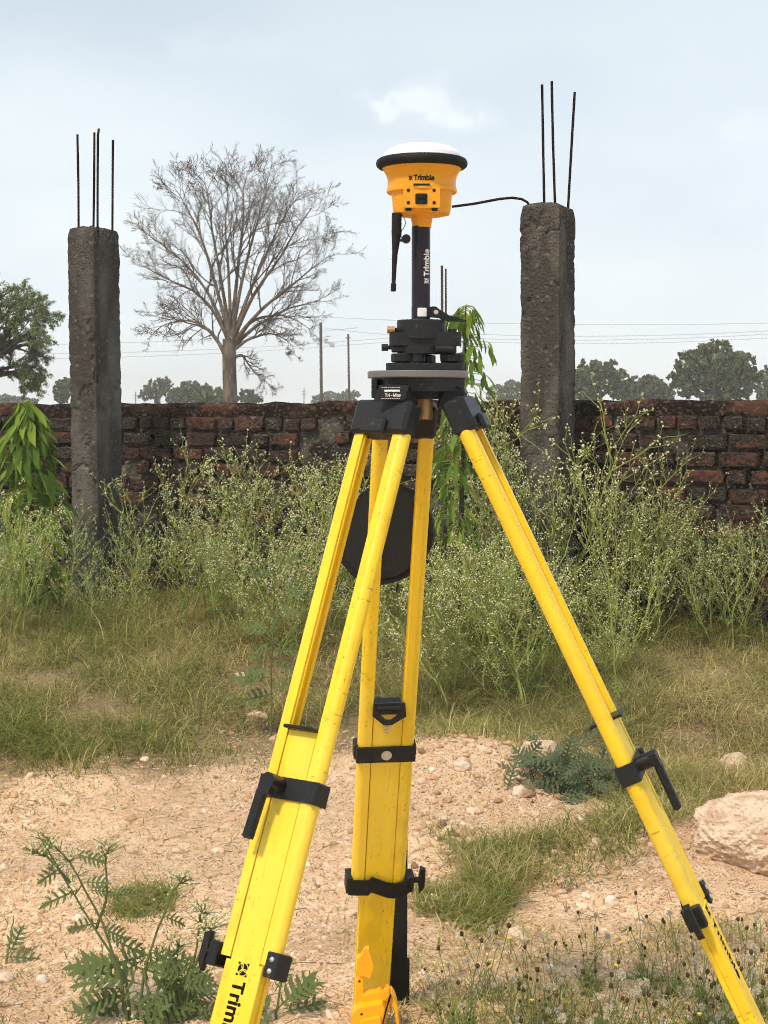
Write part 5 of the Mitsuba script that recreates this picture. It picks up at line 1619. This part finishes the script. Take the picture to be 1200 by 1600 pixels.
for k_ in range(13):
    sd_ = rl.choice([-1, 1])
    lvA.append((rl.uniform(185, 245), rl.uniform(1490, 1610), sd_ * rl.uniform(30, 75), rl.uniform(-40, 45), rl.uniform(55, 105)))
for k_ in range(7):
    sd_ = rl.choice([-1, 1])
    lvB.append((rl.uniform(275, 305), rl.uniform(1500, 1610), sd_ * rl.uniform(25, 60), rl.uniform(-40, 40), rl.uniform(40, 75)))
gA, gB2 = on_ground(205, 1596)[1], on_ground(288, 1598)[1]
leafy_herb('branching dark green weed with notched leaves at the lower left in front of bare gravel', stA, lvA, gA, 61)
leafy_herb('smaller notched leaf weed between the foreground weed and the left leg', stB, lvB, gB2, 62)
lvC = [(430, 1590, 40, -40, 90), (425, 1595, -30, -45, 85), (440, 1590, 65, -15, 80), (420, 1580, -20, -60, 70), (445, 1560, 50, -40, 75), (435, 1600, 60, 15, 70), (455, 1580, 30, -50, 60), (430, 1545, 25, -45, 60)]
leafy_herb('low green notched weed growing just right of the left leg foot', [[(430, 1640), (432, 1580), (440, 1530), (452, 1500)]], lvC, on_ground(430, 1598)[1], 63, heads=False)
lvD = [(10, 1500, -50, -15, 60), (5, 1498, 60, -5, 58), (8, 1500, 20, -50, 55), (0, 1500, -40, 20, 50)]
leafy_herb('small grey green plant at the left edge on bare gravel', [[(8, 1510), (10, 1480), (12, 1445)]], lvD, on_ground(6, 1508)[1], 64, heads=False)
lvE = []
for k in range(95):
    x, y = 890 + rl.normal(0, 42), 1210 + rl.normal(0, 20)
    a_ = rl.uniform(0, 6.28)
    lvE.append((x, y, 40 * math.cos(a_), 30 * math.sin(a_) - 10, rl.uniform(26, 55)))
leafy_herb('bluish green spiny leaved plant spreading on the ground left of the right leg', [[(895, 1245), (892, 1200), (880, 1170)]], lvE, on_ground(895, 1240)[1], 65, mat='blue_leaf_mat', heads=False, name='spiny_plant', cat='plant')
lvF = [(425, 1010, -45, 10, 50), (425, 1040, 45, 0, 45), (420, 1060, -55, -10, 60), (426, 1085, -50, 5, 55), (424, 960, 40, -10, 45), (424, 985, -40, -12, 48), (424, 1075, 40, -15, 45), (370, 1085, -25, 5, 30), (440, 930, 30, -10, 40)]

# ------------------------------------------------------------------ small wildflowers on thin stems, right foreground
rf = np.random.default_rng(91)
octa = trimesh.creation.icosphere(1)
FG = []
for v in range(6):
    r = np.random.default_rng(700 + v)
    A, B, dark, pale, pet, lv = [], [], [], [], [], []
    for s_ in range(int(r.integers(3, 6))):
        p = np.array([r.normal(0, .02), r.normal(0, .02), 0])
        H = r.uniform(.6, 1.0)
        d = unit([r.normal(0, .16), r.normal(0, .16), 1])
        n = 6
        for k in range(n):
            d = unit(d + r.normal(0, .09, 3))
            q = p + d * H / n
            A.append(p); B.append(q)
            p = q
        kind = r.random()
        (dark if kind < 0.52 else pale if kind < 0.72 else pet if kind < 0.82 else dark).append((p, d))
    bl, bc = blades(r.normal(0, .06, 26), r.normal(0, .06, 26), r.uniform(.12, .42, 26), r.uniform(.012, .03, 26), r.uniform(.3, 1.2, 26), np.tile([[0.13, 0.17, 0.06]], (26, 1)), r, z=np.zeros(26))
    parts = {'stem': mikit.ply(segs(A, B, 0.0042, 0.0036, 4), 'herb_stem_mat'), 'leaf': mikit.ply(bl, 'weed_leaf_mat')}
    hd = []
    for p, d in dark:
        m = octa.copy(); m.vertices = m.vertices * np.array([.020, .020, .026]); m.vertices += p; hd.append(m)
    if hd: parts['flower_head'] = mikit.ply(trimesh.util.concatenate(hd), 'head_mat', smooth=True)
    hd = []
    for p, d in pale:
        n = 84
        w = r.normal(size=(n, 3)); w /= np.linalg.norm(w, axis=1, keepdims=True)
        hd.append(segs(np.tile(p, (n, 1)), p + w * r.uniform(.03, .048, (n, 1)), 0.0010, 0.0026, 3))
    if hd: parts['seed_head'] = mikit.ply(trimesh.util.concatenate(hd), 'fluff_mat')
    hd = []
    for p, d in pet:
        for k in range(6):
            a_ = k * math.pi / 3
            hd.append(orient(strip_leaf(.032, .022, .2, 2), p, [math.cos(a_), math.sin(a_), .3]))
        m = octa.copy(); m.vertices = m.vertices * .016 + p; hd.append(m)
    if hd: parts['petals'] = mikit.ply(trimesh.util.concatenate(hd), 'petal_mat')
    FG.append(parts)
GF = 'small wildflowers on thin stems at the lower right'
FL = [(690, 1600), (760, 1600), (800, 1560), (850, 1600), (900, 1560), (960, 1600), (1010, 1570), (1060, 1600), (1110, 1560), (1160, 1600), (1200, 1580)]
n = 0
while n < 105:
    x, y = rf.uniform(670, 1240), rf.uniform(1500, 1720)
    if rf.random() > (0.25 if x < 780 else 1.0) or rf.random() > (0.35 + 0.65 * (y - 1480) / 200):
        continue
    g = on_ground(x, min(y, 1700))
    n += 1
    H = rf.uniform(0.10, 0.29)
    side = 'left of' if x < 1120 else 'right of'
    k = thing('wildflower', f'thin stemmed wildflower with small heads in the lower right corner {side} the right leg', 'wildflower', GF + (' left of the leg' if x < 1120 else ' right of the leg'))
    m = frame(g, [1, 0, 0], [0, 1, 0], [0, 0, 1]) @ trimesh.transformations.rotation_matrix(rf.uniform(0, 6.28), [0, 0, 1]) @ np.diag([H, H, H, 1])
    for nm, d in FG[int(rf.integers(6))].items():
        scene[f'{k}__{nm}'] = {**d, 'to_world': T(m)}
        if nm != 'stem': tag(f'{k}__{nm}', kind='stuff')
for i, (x, y) in enumerate(((1095, 1505), (1130, 1480), (1165, 1520), (1185, 1505), (1150, 1545), (820, 1520), (870, 1500), (930, 1490), (1010, 1480))):
    g = on_ground(x, y + 60)
    H = rf.uniform(.2, .28)
    side = 'left of' if x < 1080 else 'right of'
    k = thing('wildflower', f'taller dry wildflower stem rising over the sand {side} the right leg', 'wildflower', 'taller dry wildflowers ' + side + ' the right leg')
    m = frame(g, [1, 0, 0], [0, 1, 0], [0, 0, 1]) @ trimesh.transformations.rotation_matrix(rf.uniform(0, 6.28), [0, 0, 1]) @ np.diag([H * .8, H * .8, H, 1])
    for nm, d in FG[i % 6].items():
        scene[f'{k}__{nm}'] = {**d, 'to_world': T(m)}
        if nm != 'stem': tag(f'{k}__{nm}', kind='stuff')
print('entries', len(scene), 'labels', len(labels))

leafy_herb('tall slender weed with one long bare stem standing left of the left leg', [[(424, 1158), (423, 1060), (426, 960), (430, 880), (442, 815)], [(426, 960), (400, 900), (385, 850)], [(428, 900), (455, 850), (470, 800)], [(425, 985), (450, 930), (468, 880)]],
           lvF + [(430, 900, -40, -15, 45), (432, 880, 35, -15, 40), (424, 1020, 50, -8, 55), (423, 1045, -40, 12, 50)], on_ground(424, 1156)[1], 66, name='slender_weed')
low = np.random.default_rng(33)
for i in range(38):
    px, py = low.uniform(-40, 1240), low.uniform(955, 1000)
    g = on_ground(px, py)
    rel = (g - WALL_O) @ WALL_N
    if rel < 0.2:
        g = g + WALL_N * (0.2 - rel)
        g[2] = ground_z(g[0], g[1])
    k = thing('low_weed', 'low leafy weed fringing the foot of the thicket ' + ('left of the left leg' if px < 480 else 'between the tripod legs' if px < 860 else 'right of the right leg'), 'weed', 'low weeds fringing the thicket')
    plant_weed(k, g, low.uniform(0.28, 0.6), 5 + int(low.integers(2)), low.uniform(0, 6.28), low.normal(0, .1), 1.2)

# ------------------------------------------------------------------ haze
scene['haze_air'] = {'type': 'homogeneous', 'albedo': rgb((0.93, 0.95, 0.965)), 'sigma_t': 0.0016}
scene['haze'] = {'type': 'cube', 'to_world': T().translate([0, 200, 4.6]).scale([360, 260, 6.4]), 'bsdf': {'type': 'null'}, 'interior': {'type': 'ref', 'id': 'haze_air'}}
scene['camera']['medium'] = {'type': 'ref', 'id': 'haze_air'}
tag('haze', 'thin pale haze in the air over the field', 'haze', kind='stuff')

# ------------------------------------------------------------------ dry litter on the bare ground
rd = np.random.default_rng(44)
A_, B_ = [], []
for i in range(420):
    y = 3.8 + rd.random() * 3.2
    x = rd.uniform(-.27, .27) * y
    th_, L_ = rd.uniform(0, 6.28), rd.uniform(.015, .07)
    p = np.array([x, y, 0.0]); q_ = p + [math.cos(th_) * L_, math.sin(th_) * L_, 0]
    p[2], q_[2] = ground_z(p[0], p[1]) + .003, ground_z(q_[0], q_[1]) + rd.uniform(.003, .02)
    A_.append(p); B_.append(q_)
scene['litter_mat'] = diff((0.20, 0.145, 0.09))
tag(put('dry_litter', segs(A_, B_, 0.0014, 0.0009, 4), 'litter_mat'), 'dry stalks and bits of straw lying scattered on the bare ground', 'litter', kind='stuff')

fw = np.random.default_rng(58)
for i in range(30):
    if i < 18: px, py, tp_ = fw.uniform(650, 1010), fw.uniform(1010, 1125), fw.uniform(820, 930)
    elif i < 24: px, py, tp_ = fw.uniform(330, 530), fw.uniform(985, 1050), fw.uniform(820, 900)
    else: px, py, tp_ = fw.uniform(1000, 1220), fw.uniform(985, 1030), fw.uniform(800, 890)
    g = on_ground(px, py)
    where = 'left of the left leg' if px < 540 else 'behind and around the right leg' if px < 1010 else 'right of the right leg'
    k = thing('flowering_weed', 'white flowering weed standing forward in the grass ' + where, 'weed', 'flowering weeds standing forward in the grass')
    plant_weed(k, g, (py - tp_) / (FPX / g[1]), (1, 0, 3, 2, 4, 5)[i % 6], fw.uniform(0, 6.28), fw.normal(0, .14), fw.uniform(1.1, 1.5))
